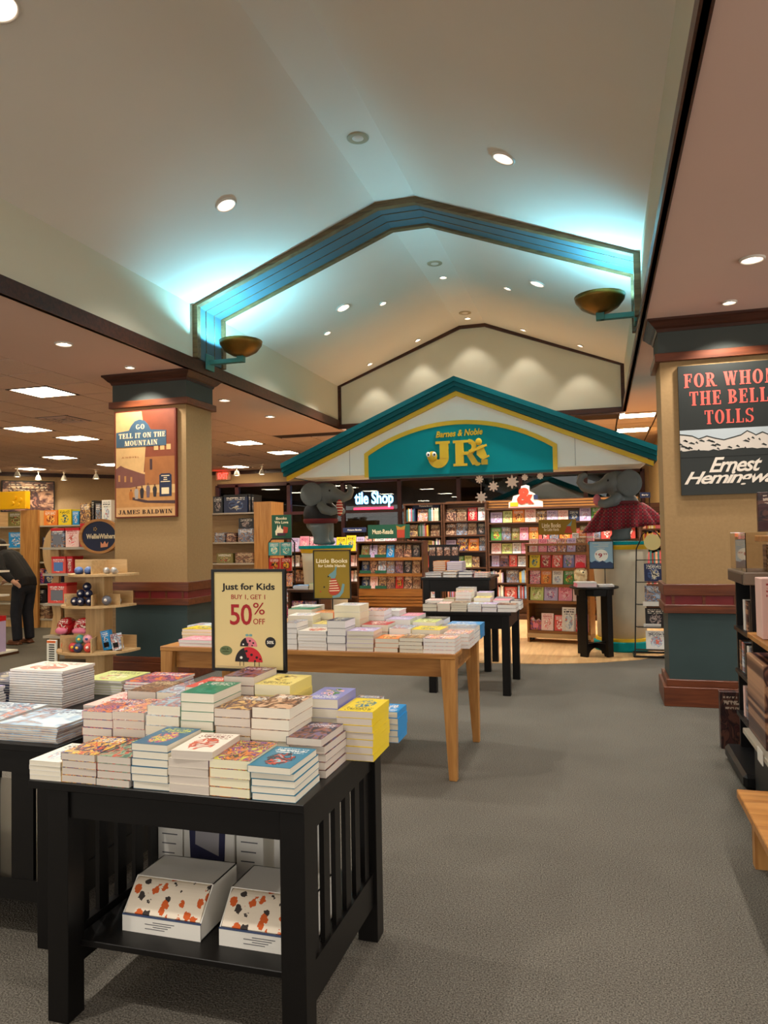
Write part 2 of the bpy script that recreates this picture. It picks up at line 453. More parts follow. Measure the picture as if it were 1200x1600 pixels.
def inframe(p, m=40):
    d = Vector(p) - Vector((0, 0, CAMH)); zc = d.dot(CF)
    if zc < .2: return False
    X = 600+FPX*d.dot(CR)/zc; Y = 800-FPX*d.dot(CU)/zc
    return -m < X < 1200+m and -m < Y < 1600+m
ntile = 0
rest = MB()
for i in range(-19, 22):
    for j in range(-22, 19):
        x = GX+i*GS; y = GY+j*GS
        if y+GS > YG+.3: continue
        if i >= 0 and y < 12.3: continue
        if (i, j) in pc or (i, j) in vc: continue
        if inframe((x+.3, y+.3, ZS)) and not (-4.4 < x < .2) and ntile < 300:
            link('tile', tile_me, tiles, (x, y, ZS+.012)); ntile += 1
        elif x > -15.5:
            rest.box(x+.013, x+GS-.013, y+.013, y+GS-.013, ZS, ZS+.012)
r_ = rest.build('tile', M_TILE, tiles); r_['kind'] = 'stuff'
# ---------------------------------------------------------------- ceiling fixtures
_trof_names = {0: 'nearest the left pillar crown', }
def troffer(i, j, label):
    x = GX+i*GS; y = GY+j*GS
    t = thing('troffer_light', label, 'ceiling light', (x, y, ZS), group='square lay-in ceiling lights')
    mb = MB()
    for a in ((0, GS, 0, .03), (0, GS, GS-.03, GS), (0, .03, .03, GS-.03), (GS-.03, GS, .03, GS-.03)):
        mb.box(a[0], a[1], a[2], a[3], -.004, .012)
    mb.build('frame', M_GRID, t)
    for a in range(2):
        for b in range(2):
            q = (GS-.06)/2
            MB().box(.03+a*q+.004, .03+(a+1)*q-.004, .03+b*q+.004, .03+(b+1)*q-.004, .002, .010).build('lens', M_PANEL, t)
_tl = ['largest lit square ceiling panel left of the left pillar', 'lit ceiling panel cut by the left picture edge', 'lit ceiling panel just left of the novel poster', 'third lit ceiling panel back on the left', 'far lit ceiling panel at the left picture edge', 'far lit ceiling panel just left of the left pillar', 'largest lit ceiling panel right of the left pillar', 'farthest lit ceiling panel above the red exit sign', 'lit ceiling panel above the left gable tip', 'nearer lit ceiling panel right of the green gable', 'farther lit ceiling panel right of the green gable']
for k, p in enumerate(panels_at):
    i, j = cell(p)
    if k < len(_tl): troffer(i, j, _tl[k])
    else:
        x = GX+i*GS; y = GY+j*GS
        MB().box(x+.03, x+GS-.03, y+.03, y+GS-.03, ZS+.002, ZS+.012).build('light_lens', M_PANEL, tiles)
for k, p in enumerate(vents_at):
    i, j = cell(p); x = GX+i*GS; y = GY+j*GS
    t = thing('ceiling_vent', ['large square ceiling air vent left of the left pillar', 'square ceiling air vent right of the left pillar', 'far square ceiling air vent near the wall corner'][k], 'vent', (x, y, ZS), group='square ceiling vents')
    MB().box(.02, GS-.02, .02, GS-.02, .005, .012).build('backing', M_BLACK, t)
    for q in range(3):
        d = .05+q*.085
        mb = MB().strip([(d, d), (GS-d, d), (GS-d, GS-d), (d, GS-d)], [(d+.03, d+.03), (GS-d-.03, d+.03), (GS-d-.03, GS-d-.03), (d+.03, GS-d-.03)], -.006+q*.002, .004, 'z', close=True)
        mb.build('louvre', M_SOFFIT, t)

M_LENS = mat('lit_reflector', (235, 228, 222), .25, emit=(255, 226, 208), estr=.55)
def slope_z(x):
    k = (ZR-ZF)/(RX0-XL)
    if x < RX0: return ZF+(x-XL)*k, math.atan(k)
    if x > RX1: return ZF+(XR-x)*((ZR-ZF)/(XR-RX1)), -math.atan((ZR-ZF)/(XR-RX1))
    return ZR, 0.0
def downlight(x, y, z, tilt, r, label, power, angle, blend=.6, aim=None, col=WARM, lamp=True, group='recessed downlights'):
    t = thing('recessed_downlight', label, 'downlight', (x, y, z), group=group, rot=(0, -tilt, 0))
    MB().lathe([(r*.80, -.003), (r*.82, -.012), (r*.9, -.016), (r, -.010), (r, .0)], 24, cap=False).build('trim_ring', M_RING, t, smooth=True)
    MB().lathe([(r*.81, -.010), (r*.6, -.005), (r*.3, -.003), (0.001, -.002)], 24, cap=False).build('reflector', M_LENS, t, smooth=True)
    MB().lathe([(0.001, -.013), (r*.16, -.012), (r*.3, -.008), (r*.36, -.004)], 16, cap=False).build('lamp', M_LAMP, t, smooth=True)
    loc = Vector((x, y, z-.03))
    a = Vector(aim) if aim is not None else loc + Vector((0, 0, -1))
    if power: spot('downlight_beam', loc, a, power, angle, blend, col, .06)
    return t
for x, y, r, lb in ((-3.2, 5.97, .10, 'big recessed downlight on the left vault slope before the arch'), (-.67, 5.93, .10, 'big recessed downlight on the right vault slope before the arch'),
                    (-3.2, 9.17, .10, 'big recessed downlight on the left vault slope behind the arch'), (-.65, 9.05, .10, 'big recessed downlight on the right vault slope behind the arch'),
                    (-3.2, 3.33, .11, 'recessed downlight cut by the top left picture corner')):
    z, tl = slope_z(x); downlight(x, y, z, tl, r, lb, P_VAULT, 110)
for x, y, k in ((-.67, 3.2, .45), (-3.2, .3, 1.5), (-.67, .3, .3)):
    spot('downlight_beam', (x, y, slope_z(x)[0]-.03), (x, y, 0), P_VAULT*k, 110, .6, WARM, .06)
for x, y, lb in ((-2.79, 9.66, 'small downlight on the left slope, next to the big one'), (-3.62, 9.68, 'small downlight on the left slope above the sconce bowl'), (-1.93, 9.63, 'small downlight on the ridge band behind the arch'), (-1.07, 9.6, 'small downlight on the right slope, next to the big one')):
    z, tl = slope_z(x); downlight(x, y, z, tl, .055, lb, P_SPOT*1.6, 80, aim=(x, 10.0, 1.0))
for x, y, lb in ((-3.62, 11.68, 'leftmost small downlight washing the end gable'), (-2.79, 11.68, 'second small downlight washing the end gable'), (-1.94, 11.6, 'small downlight at the peak of the end gable'), (-1.07, 11.65, 'fourth small downlight washing the end gable'), (-.21, 11.6, 'rightmost small downlight washing the end gable')):
    z, tl = slope_z(x); downlight(x, y, z, tl, .055, lb, P_SPOT*.45, 75, .5, aim=(x, 11.85, z-1.0))
for x, y, lb in ((-4.855, 5.83, 'soffit downlight above the left aisle'), (-4.843, 8.94, 'soffit downlight right of the left pillar'), (1.07, 5.6, 'soffit downlight at the right picture edge'), (-4.85, 10.4, 'soffit downlight left of the gable tip')):
    downlight(x, y, ZS, 0, .085, lb, P_SOFFIT, 115)
for x, y, lb in ((-4.856, 6.86, 'small downlight over the novel poster on the left pillar'), (1.079, 6.60, 'small downlight over the war novel poster on the right pillar')):
    downlight(x, y, ZS, 0, .06, lb, P_SPOT*2.2, 106, .35, aim=(x, y+.16, 2.2))
for x, y in ((-4.85, 4.2), (-4.85, 2.2), (-4.85, 0), (1.07, 4.2), (1.07, 2.6), (1.07, .6), (1.07, 9.2), (3.2, 5.6), (3.2, 2.2), (3.2, 9.0), (1.07, -2)):
    spot('downlight_beam', (x, y, ZS-.03), (x, y, 0), P_SOFFIT, 115, .6, WARM, .06)
for y, lb in ((5.99, 'round ceiling speaker on the ridge band before the arch'), (9.1, 'round ceiling speaker on the ridge band behind the arch'), (11.3, 'round ceiling speaker close to the end gable peak')):
    t = thing('ceiling_speaker', lb, 'speaker', (-1.93, y, ZR), group='round ceiling speakers')
    MB().lathe([(.095, 0), (.095, -.008), (.08, -.012), (.05, -.008)], 24, cap=False).build('bezel', M_BRONZEWOOD if False else mat('speaker_bezel', (168, 156, 128), .6), t, smooth=True)
    MB().lathe([(.05, -.008), (.04, -.014), (.001, -.016)], 20, cap=False).build('grille', M_RING, t, smooth=True)

# ---------------------------------------------------------------- bowl sconces on the arch
M_GOLD = mat('aged_gold_bowl', (132, 98, 40), .38, metal=.75, var=.15, scale=6)
M_VERD = mat('verdigris_metal', (70, 130, 124), .5, metal=.3)
CYAN = (0.24, 0.76, 1.0)
for s, bx, bz, lb in ((1, -3.86, 3.70, 'gold bowl sconce on a teal arm, left leg of the arch'), (-1, .06, 3.79, 'gold bowl sconce on a teal arm, right leg of the arch')):
    by = 7.52
    t = thing('bowl_sconce', lb, 'sconce', (bx, by, bz), group='bowl sconces on the arch')
    MB().lathe([(.03, -.10), (.10, -.085), (.18, -.04), (.235, .03), (.245, .075), (.235, .072), (.17, -.03), (.09, -.07), (.001, -.08)], 32, cap=False).build('bowl', M_GOLD, t, smooth=True)
    wx = (XL+.035 if s > 0 else XR-.035) - bx
    MB().box(min(wx, 0), max(wx, 0), -.03, .03, -.165, -.115).box(-.04, .04, -.035, .035, -.165, -.09).build('arm', M_VERD, t, bevel=.004)
    MB().box(min(wx, wx+s*.02), max(wx, wx+s*.02), -.09, .09, -.23, -.05).build('wall_plate', M_VERD, t, bevel=.004)
    MB().lathe([(.001, -.05), (.04, -.045), (.05, -.02), (.03, .0), (.001, .005)], 16, cap=False).build('bulb', mat('cyan_bulb', (190, 240, 255), .4, emit=(120, 225, 255), estr=20), t, smooth=True)
    spot('sconce_beam', (bx-s*.05, by, bz+.03), (bx-s*.22, by, bz+1.0), P_SCONCE, 165, .25, CYAN, .05)

# ---------------------------------------------------------------- pillars
def pillar(name, x0, x1, y0, y1, label):
    t = bpy.data.objects.new('pillar', None); COL.objects.link(t); t['kind'] = 'structure'; t['label'] = label
    def ring(nm, z0, z1, e, m, bevel=.004):
        return MB().box(x0-e, x1+e, y0-e, y1+e, z0, z1).build(nm, m, t, bevel=bevel)
    ring('shaft', 1.05, 3.06, 0, M_SHAFT, 0)
    ring('lower_panel', .2, .84, -.004, M_GREEN, 0)
    ring('baseboard', 0, .17, .05, M_CHERRY)
    ring('base_cap', .17, .23, .025, M_CHERRY)
    ring('rail_lower', .81, .885, .03, M_CHERRY)
    ring('rail_inlay', .885, .965, .012, M_RED, 0)
    ring('rail_upper', .965, 1.065, .03, M_CHERRY)
    for k in range(5):
        xx = x0+.05+(x1-x0-.1)*k/4
        MB().box(xx-.012, xx+.012, y0-.018, y0-.01, .885, .965).build('rail_divider', M_CHERRY, t)
    ring('frieze', 3.10, 3.40, .012, M_SLATE, 0)
    ring('picture_rail', 3.04, 3.115, .045, M_CHERRY)
    prof = [(.02, 3.31), (.03, 3.335), (.05, 3.35), (.085, 3.39), (.10, 3.40), (.10, ZS)]
    mb = MB()
    for (e0, z0), (e1, z1) in zip(prof, prof[1:]):
        b = [(x0-e0, y0-e0, z0), (x1+e0, y0-e0, z0), (x1+e0, y1+e0, z0), (x0-e0, y1+e0, z0)]
        c = [(x0-e1, y0-e1, z1), (x1+e1, y0-e1, z1), (x1+e1, y1+e1, z1), (x0-e1, y1+e1, z1)]
        mb.hexa(b, c)
    mb.build('crown', M_MAHOG, t)
    return t
pillar('pillar', -5.31, -4.38, 7.2, 7.76, 'tan pillar with green base carrying the Harlem street poster')
pillar('pillar', .556, 1.66, 6.98, 7.5, 'tan pillar with green base carrying the mountain novel poster')

# posters
def paint(name, **k):
    return mat(name, k['c'], k.get('r', .55), var=k.get('v', .08), scale=k.get('s', 12))
def poly(mb, pts, y, d=.002, mi=0):
    mb.prism(pts, y-d, y, 'y', mi)
x0, x1, zt, zb = -5.275, -4.485, 3.0, 1.79
t = thing('novel_poster', 'street scene novel poster with blue title panel on the left pillar', 'poster', (x0, 7.2, zb))
W, H = x1-x0, zt-zb
MB().box(0, W, -.04, -.001, 0, H).build('canvas', mat('poster_edge_red', (112, 44, 26), .6), t)
def pm(*pts):
    return [(p[0]*W, p[1]*H) for p in pts]
yy = -.04
art = MB()
poly(art, pm((.02, .09), (.98, .09), (.98, .99), (.02, .99)), yy, .0010, 0)
poly(art, pm((.48, .42), (.98, .42), (.98, .99), (.45, .99), (.52, .70)), yy, .0016, 1)
poly(art, pm((.50, .30), (.98, .30), (.98, .56), (.50, .56)), yy, .0022, 2)
poly(art, pm((.02, .26), (.02, .46), (.10, .49), (.16, .47), (.30, .44), (.44, .41), (.50, .40), (.50, .30)), yy, .0022, 3)
poly(art, pm((.02, .09), (.98, .09), (.98, .22), (.55, .23), (.40, .28), (.02, .28)), yy, .0028, 4)
poly(art, pm((.30, .19), (.55, .155), (.98, .15), (.98, .12), (.50, .135), (.26, .17)), yy, .0034, 5)
for i in range(4):
    poly(art, pm((.58+.0*i, .44), (.62, .44), (.62, .54), (.58, .54)) if i == 0 else pm((.55+.1*i, .62), (.62+.1*i, .62), (.62+.1*i, .67), (.55+.1*i, .67)), yy, .0034, 0 if i else 5)
for i in range(3):
    poly(art, pm((.06+.1*i, .34-.005*i), (.09+.1*i, .34-.005*i), (.09+.1*i, .40-.01*i), (.06+.1*i, .40-.01*i)), yy, .0034, 4)
art.build('picture', [paint('poster_sky', c=(216, 172, 112)), paint('poster_brick', c=(132, 66, 40)), paint('poster_stone', c=(164, 102, 54)), paint('poster_houses', c=(122, 74, 62)), paint('poster_pavement', c=(188, 132, 74), s=20), paint('poster_shadow', c=(70, 46, 46))], t)
fig = MB()
for i, (fx, c) in enumerate(((.27, 0), (.36, 1), (.45, 2), (.55, 3), (.66, 2))):
    h = .10+.02*(i > 0)+.02*(i == 3); b = .165+.006*i
    poly(fig, pm((fx-.022, b), (fx+.022, b), (fx+.034, b+h*.6), (fx+.02, b+h*.8), (fx-.02, b+h*.8), (fx-.034, b+h*.6)), yy-.0034, .001, c)
    fig.ell((fx*W, yy-.0045, (b+h*.9)*H), (.011, .001, .013), 10, 6, mi=4)
fig.build('figures', [paint('figure_amber', c=(176, 104, 40)), paint('figure_grey', c=(160, 150, 140)), paint('figure_dark', c=(44, 38, 40)), paint('figure_mauve', c=(110, 88, 92)), paint('figure_skin', c=(120, 76, 50))], t)
pb = [(.03, .66), (.85, .66), (.85, .80), (.60, .815), (.56, .86), (.50, .90), (.42, .915), (.34, .90), (.28, .86), (.24, .815), (.03, .80)]
poly(fig := MB(), [(p[0]*W, p[1]*H) for p in pb], yy-.002, .003); fig.build('title_panel', paint('poster_blue', c=(66, 92, 110)), t)
cream = mat('poster_cream', (240, 214, 170), .6)
for s_, u_, v_, w_ in (('GO', .43, .845, .14), ('TELL IT', .255, .765, .36), ('ON THE', .655, .765, .36), ('MOUNTAIN', .44, .695, .54)):
    tm = MB(); serif(tm, s_, u_*W, v_*H, w_*W, .047*H, yy-.005); tm.build('title_lettering', cream, t)
tm = MB(); text(tm, 'A  N O V E L', .26*W, .565*H, .28*W, .014*H, yy-.0015); tm.build('subtitle_lettering', mat('poster_rust', (170, 96, 60), .6), t)
poly(bb := MB(), pm((.02, .01), (.98, .01), (.98, .095), (.02, .095)), yy, .003); bb.build('author_band', paint('poster_sand', c=(206, 158, 104)), t)
tm = MB(); serif(tm, 'JAMES BALDWIN', .5*W, .052*H, .88*W, .040*H, yy-.003); tm.build('author_lettering', mat('poster_dark_ink', (58, 36, 26), .6), t)
poly(bb := MB(), pm((.735, .19), (.93, .19), (.93, .385), (.90, .40), (.77, .40), (.735, .385)), yy-.002, .003); bb.build('notice_board', paint('poster_navy', c=(36, 44, 68)), t)
tm = MB()
for k, wd in enumerate((.13, .05, .06, .15)):
    tm.box((.832-wd/2)*W, (.832+wd/2)*W, yy-.0062, yy-.005, (.375-.018*k)*H, (.383-.018*k)*H)
tm.build('notice_lines', cream, t)
poly(bb := MB(), pm((.77, .21), (.89, .21), (.89, .27), (.77, .27)), yy-.005, .001); bb.build('notice_card', cream, t)

x0, x1, zt, zb = .70, 1.545, 2.985, 1.845
t = thing('novel_poster', 'dark poster with red serif title and snowy mountains on the right pillar', 'poster', (x0, 6.98, zb))
W, H = x1-x0, zt-zb
MB().box(0, W, -.04, -.001, 0, H).build('canvas', mat('poster_black_green', (34, 38, 35), .5), t)
poly(bb := MB(), pm((0, .335), (1, .335), (1, .50), (0, .50)), yy, .001); bb.build('sky_band', mat('poster_grey_sky', (182, 192, 196), .6), t)
random.seed(5)
ridge = [(0, .47), (.05, .465), (.12, .455), (.18, .43), (.26, .45), (.34, .43), (.42, .415), (.50, .43), (.58, .445), (.64, .475), (.69, .455), (.72, .44), (.78, .46), (.86, .43), (.93, .445), (1, .42)]
poly(bb := MB(), pm(*([(0, .30)] + [(1, .30)] + ridge[::-1])), yy-.001, .001); bb.build('mountains', mat('poster_mountain', (206, 196, 184), .6), t)
rk = MB()
for i in range(34):
    a = random.random(); b_ = .335+random.random()*.085; w_ = .02+random.random()*.05
    poly(rk, pm((a-w_*.5, b_), (a+w_*.5, b_-.012), (a+w_*.6, b_-.004), (a, b_+.010)), yy-.002, .0005)
for i, (p, q) in enumerate(zip(ridge, ridge[1:])):
    poly(rk, pm((p[0], p[1]-.006), (q[0], q[1]-.006), (q[0], q[1]+.003), (p[0], p[1]+.003)), yy-.002, .0006)
low = [(k/22, .335+.012*random.random()) for k in range(23)]
poly(rk, pm(*([(0, .29), (1, .29)] + low[::-1])), yy-.002, .0008)
rk.build('rock_shading', MATS['poster_black_green'], t)
RED = mat('poster_coral', (222, 92, 80), .5)
for s_, cx_, cz_, w_ in (('FOR WHOM', .505, .882, .90), ('THE BELL', .475, .742, .74), ('TOLLS', .475, .592, .46)):
    tm = MB(); serif(tm, s_, cx_*W, cz_*H, w_*W, .108*H, yy, gap=.12)
    if ' ' in s_:       # one part for each word
        fx = sorted((min(tm.v[i][0] for i in f), max(tm.v[i][0] for i in f)) for f in tm.f)
        cut, best, hi = 0, 0, fx[0][1]
        for a_, b_ in fx:
            if a_-hi > best: best, cut = a_-hi, (a_+hi)/2
            hi = max(hi, b_)
        for side in (0, 1):
            wd = MB(); wd.v = tm.v; wd.f = [f for f in tm.f if (tm.v[f[0]][0] > cut) == bool(side)]; wd.m = [0]*len(wd.f)
            used = sorted({i for f in wd.f for i in f}); mp_ = {i: k for k, i in enumerate(used)}
            wd.v = [tm.v[i] for i in used]; wd.f = [tuple(mp_[i] for i in f) for f in wd.f]
            wd.build('title_lettering', RED, t)
    else: tm.build('title_lettering', RED, t)
tm = MB()
text(tm, 'Ernest', .52*W, .225*H, .50*W, .115*H, yy, .003, bold=.02, shear=.45, space=.9)
text(tm, 'Hemingway', .52*W, .115*H, .98*W, .125*H, yy, .003, bold=.02, shear=.45, space=.88)
tm.build('author_lettering', mat('poster_ivory', (228, 216, 200), .5), t)

# ---------------------------------------------------------------- far walls, windows
struct('wall_back', MB().box(-13.0, 7, YG, YG+.1, 3.02, ZS+.05).box(-13.0, -10.2, YG, YG+.1, 0, 3.02).box(1.0, 7, YG, YG+.1, 0, 3.02), M_WALL)
struct('wall_left', MB().prism([(-13.0, YG), (-13.0, YG+.1), (-17, 14.1), (-17, 14.0)], 0, ZS+.05, 'z'), M_WALL)
struct('trim_5', MB().box(-13.0, 7, YG-.03, YG, ZS-.10, ZS), M_MAHOG, label='dark crown moulding on the back wall')
struct('trim_6', MB().prism([(-13.0, YG-.02), (-13.0, YG-.06), (-17, 13.93), (-17, 13.97)], ZS-.10, ZS, 'z'), M_MAHOG, label='dark crown moulding on the left wall')
struct('wall_right', MB().box(6.9, 7.0, 9.0, YG, 0, ZS), M_WALL)
struct('wall_side', MB().box(-17.1, -17, YB, 14.1, 0, ZS), M_WALL)
struct('wall_department', MB().box(1.15, 1.25, 11.2, YG, 0, ZS), mat('cream_wallcovering', (214, 178, 122), .85, var=.06, scale=26, bump=.2, spec=.2), label='cream wall right of the children department')
M_GLASS = mat('night_glass', (190, 200, 200), .0, trans=1.0, spec=.6)
win = bpy.data.objects.new('window_1', None); COL.objects.link(win); win['kind'] = 'structure'; win['label'] = 'tall dark storefront windows with burgundy mullions at the back'
mx = [-9.6, -8.05, -6.5, -4.95, -3.4, -1.85, -.3, 1.0]
for a in [-10.2] + mx:
    MB().box(a-.05, a+.05, YG-.05, YG+.08, 0, 3.02).build('mullion', M_BURG, win)
MB().box(-10.2, 1.0, YG-.05, YG+.08, 2.96, 3.06).build('head_rail', M_BURG, win)
for a, b in zip([-10.2]+mx, mx):
    MB().box(a+.05, b-.05, YG-.04, YG+.06, 2.16, 2.24).build('transom', M_BURG, win)
    MB().box(a+.05, b-.05, YG, YG+.012, 2.24, 2.96).build('pane', M_GLASS, win)
    MB().box(a+.05, b-.05, YG, YG+.012, .1, 2.16).build('pane', M_GLASS, win)
# the street outside
struct('wall_street', MB().box(-14, 6, 23.5, 23.6, 0, 6), mat('dark_masonry', (44, 40, 38), .8, var=.25, scale=3), label='dark building across the way')
struct('ceiling', MB().box(-14, 6, YG+.1, 23.5, 3.9, 4.0), mat('dark_canopy', (70, 64, 58), .8, var=.2, scale=.8), label='dim canopy beyond the windows')
struct('wall_blocker_left', MB().box(-14.1, -14, YG+.1, 23.6, 0, 6), MATS['dark_masonry']); struct('wall_blocker_right', MB().box(6, 6.1, YG+.1, 23.6, 0, 6), MATS['dark_masonry'])  # unseen side walls added to keep the world light out of the street
t = thing('neon_sign', 'blue lettered neon shop sign with red bar beyond the windows', 'sign', (px(555, 22.0, 790), 22.0, 0))
z1_ = pz(600, 772, 22.0); z0_ = pz(600, 797, 22.0); xe = px(613, 22.0, 790)-t.location.x
MB().box(-.9, xe+.3, .05, 1.5, z0_-.2, z1_+.25).build('backing', mat('sign_backing', (8, 8, 10), .6), t)
tm = MB(); text(tm, 'tile Shop', xe/2, z1_-.16, xe*1.04, .5, .05, .03, bold=.02); tm.build('lettering', mat('neon_blue', (170, 220, 255), .4, emit=(120, 195, 255), estr=5), t)
MB().box(-.05, xe+.02, .02, .05, z0_-.06, z0_+.10).build('bar', mat('neon_red', (255, 40, 80), .4, emit=(255, 10, 50), estr=5), t)
t = thing('exit_sign', 'glowing red exit sign high on the back wall', 'sign', (px(349, YG-.06, 744), YG-.06, pz(349, 744, YG)))
MB().box(-.22, .22, -.03, .05, -.12, .12).build('housing', mat('exit_housing', (210, 160, 130), .5), t, bevel=.01)
tm = MB(); text(tm, 'EXIT', 0, 0, .30, .15, -.03, .004, bold=.03); tm.build('lettering', mat('exit_red', (255, 40, 30), .4, emit=(255, 30, 24), estr=7), t)
# lamps of the department behind the gable, washing its shelves
for x in (-5.4, -4.4, -3.4, -2.4, -1.4, -.4, .5):
    spot('shelf_beam', (x, 12.25, ZS-.06), (x, 13.4, 1.1), 48, 105, .7, WARM, .05)
for x in (-3.6, -1.9, -.3, .9):
    spot('shelf_beam', (x, 10.9, 4.15 if x < .4 else 3.35), (x, 10.6, 0), 85, 110, .7, WARM, .05)
# track spotlights on the far walls
def track(x, y, lb, aim):
    t = thing('track_spotlight', lb, 'spotlight', (x, y, ZS-.02), group='small track spotlights at the far walls')
    MB().lathe([(.03, 0), (.03, -.03), (.012, -.035), (.012, -.14)], 12).build('stem', M_RING, t)
    MB().lathe([(.035, -.10), (.05, -.13), (.075, -.20), (.085, -.23), (.07, -.225), (.03, -.16)], 16, cap=False).build('shade', M_WHITE, t, smooth=True)
    MB().lathe([(.001, -.17), (.05, -.19), (.065, -.222), (.001, -.228)], 14, cap=False).build('lamp', M_LAMP, t, smooth=True)
    spot('track_beam', (x, y, ZS-.27), aim, P_TRACK, 90, .6, WARM, .04)
for k, (p, q, lb) in enumerate(((370, 738, 'track spotlight next to the red exit sign'), (409, 736, 'track spotlight above the wooden end panel'), (460, 733, 'track spotlight beside the left gable tip'))):
    d = atZ(p, q-10, ZS-.02); y = 17.2; track(px(p, y, q), y, lb, (px(p, y, q), y+.8, 1.5))
for p, q, lb in ((150, 748, 'track spotlight nearest the left pillar'), (100, 750, 'track spotlight right of the wall corner'), (60, 752, 'track spotlight left of the wall corner'), (27, 748, 'track spotlight above the yellow panel'), (-4, 746, 'track spotlight at the left picture edge')):
    y = 16.4 if p > 70 else (15.6 if p > 0 else 14.0)
    if p < 90: y = {60: 16.0, 27: 15.0, -4: 13.8}[p]
    X_ = px(p, y, q); track(X_, y, lb, (X_-.3, y+.8, 1.4))
# ================================================================ children department portal
YP = 9.55; PC = -1.77
port = thing('portal_gable', 'teal and cream gable sign over the children department entrance', 'gable', (PC, YP, 0))
hw, zt_, za_ = 2.46, 2.565, 3.60
def gline(d, k=1.0):
    return [(-hw*k, zt_-d), (0, za_-d), (hw*k, zt_-d)]
mb = MB()
kx = (za_-zt_)/hw
wpan = [(-2.30, 2.37), (2.30, 2.37), (2.36, 2.41), (2.36, za_-.15-2.36*kx), (0, za_-.15), (-2.36, za_-.15-2.36*kx), (-2.36, 2.41)]
for a, b in ((-2.30, -1.28), (1.28, 2.30), (-1.28, 1.28)):
    pass
MB().prism(wpan, 0, .75).build('cream_panel', M_WHITE, port)
for x in (-1.5, 0.0, 1.5):
    zz = (2.38, 3.40) if x == 0 else (2.38, za_-.2-abs(x)*kx)
    if x: MB().box(x-.003, x+.003, -.003, .0, zz[0], zz[1]).build('panel_joint', mat('panel_joint', (150, 146, 132), .7), port)
for a, b, y in ((0, .065, -.17), (.065, .12, -.13), (.12, .175, -.08)):
    MB().strip(gline(a), gline(b), y, .8).build('roof_moulding', M_TEALD, port)
MB().strip(gline(.175, .985), gline(.235, .985), -.05, .0).build('yellow_moulding', M_YELLOW, port)
def archline(r, n=20):
    ha = 1.28-r; zsp = 2.66-r*.6; zt2 = 3.04-r
    pts = [(-ha, 2.335)]
    c = (ha*ha-(zt2-zsp)**2)/(2*(zt2-zsp)); Rr = c+(zt2-zsp); a0 = math.asin(ha/Rr)
    for i in range(n+1):
        a = -a0+2*a0*i/n
        pts.append((Rr*math.sin(a), zsp-c+Rr*math.cos(a)))
    return pts + [(ha, 2.335)]
MB().strip(archline(0), archline(.055), -.035, .0).build('arch_moulding', M_YELLOW, port)
MB().prism(archline(.055), -.022, .0).build('arch_panel', M_TEAL, port)
MB().box(-1.22, 1.22, -.03, .12, 2.31, 2.34).build('arch_lip', M_TEALD, port)
# lettering
LY = -.022
cx_ = px(716, YP, 708)-PC; cz_ = pz(716, 708, YP)
c2 = (px(718, YP, 680)-PC, pz(718, 680, YP))
tm = MB(); text(tm, 'Barnes & Noble', c2[0], c2[1]+.025, .62, .085, LY, .018, bold=.025, shear=.25, space=1.02, skew=.02); tm.build('small_lettering', M_YELLOW, port)
JX = px(668, YP, 708)-PC; JW = px(760, YP, 708)-PC-JX; JZ = pz(714, 729, YP); JH = pz(714, 689, YP)-JZ
sub = MB(); u = JH
def sr(x0, x1, z0, z1):
    d = .03+.0012*(len(sub.f)//6 % 7); sub.box(JX+x0*u, JX+x1*u, LY-d, LY, JZ+z0*u, JZ+z1*u)
# letter J
def ringarc(mbx, cx, cz, ro, ri, a0, a1, d, n=16):
    o = [(cx+ro*math.cos(R(a0+(a1-a0)*i/n)), cz+ro*math.sin(R(a0+(a1-a0)*i/n))) for i in range(n+1)]
    q = [(cx+ri*math.cos(R(a0+(a1-a0)*i/n)), cz+ri*math.sin(R(a0+(a1-a0)*i/n))) for i in range(n+1)]
    mbx.strip(o, q, LY-d, LY)
sr(.52, .86, .34, 1.0); sr(.36, .92, .90, 1.0)
ringarc(sub, JX+.46*u, JZ+.36*u, .40*u, .07*u, 180, 360, .027)
sub.build('letter', M_YELLOW, port)
j = MB().ell((JX+.22*u, LY-.03, JZ+.42*u), (.20*u, .03, .21*u), 18, 10).build('letter_ball', M_YELLOW, port, smooth=True)
for k in (-1, 1):
    e = MB().ell((JX+(.20+.12*k)*u, LY-.06, JZ+.50*u), (.08*u, .02, .10*u), 14, 8).build('eye', mat('eye_white', (235, 235, 230), .3), j, smooth=True)
    MB().ell((JX+(.20+.12*k+.02)*u, LY-.08, JZ+.48*u), (.035*u, .012, .045*u), 10, 6).build('pupil', M_BLACKM, j)
sub = MB()
sr(1.05, 1.60, 0, .10); sr(1.14, 1.46, 0, 1.0); sr(1.05, 1.80, .90, 1.0)
ringarc(sub, JX+1.66*u, JZ+.73*u, .30*u, .12*u, -90, 90, .026)
sr(1.4, 1.66, .43, .55)
sub.prism([(JX+1.52*u, JZ+.52*u), (JX+1.76*u, JZ+.52*u), (JX+2.02*u, JZ+.10*u), (JX+1.80*u, JZ+.02*u)], LY-.0235, LY)
ringarc(sub, JX+1.98*u, JZ+.16*u, .17*u, .06*u, 180, 330, .021)
sub.build('letter', M_YELLOW, port)
fg = MB()
fg.ell((JX+2.06*u, LY-.045, JZ+.90*u), (.13*u, .02, .14*u), 14, 8)
fg.prism([(JX+1.70*u, JZ+.56*u), (JX+2.36*u, JZ+.80*u), (JX+2.38*u, JZ+.72*u), (JX+1.74*u, JZ+.48*u)], LY-.06, LY-.03)
fg.prism([(JX+1.98*u, JZ+.70*u), (JX+2.22*u, JZ+.78*u), (JX+2.36*u, JZ+.36*u), (JX+2.14*u, JZ+.24*u), (JX+1.98*u, JZ+.40*u)], LY-.05, LY-.02)
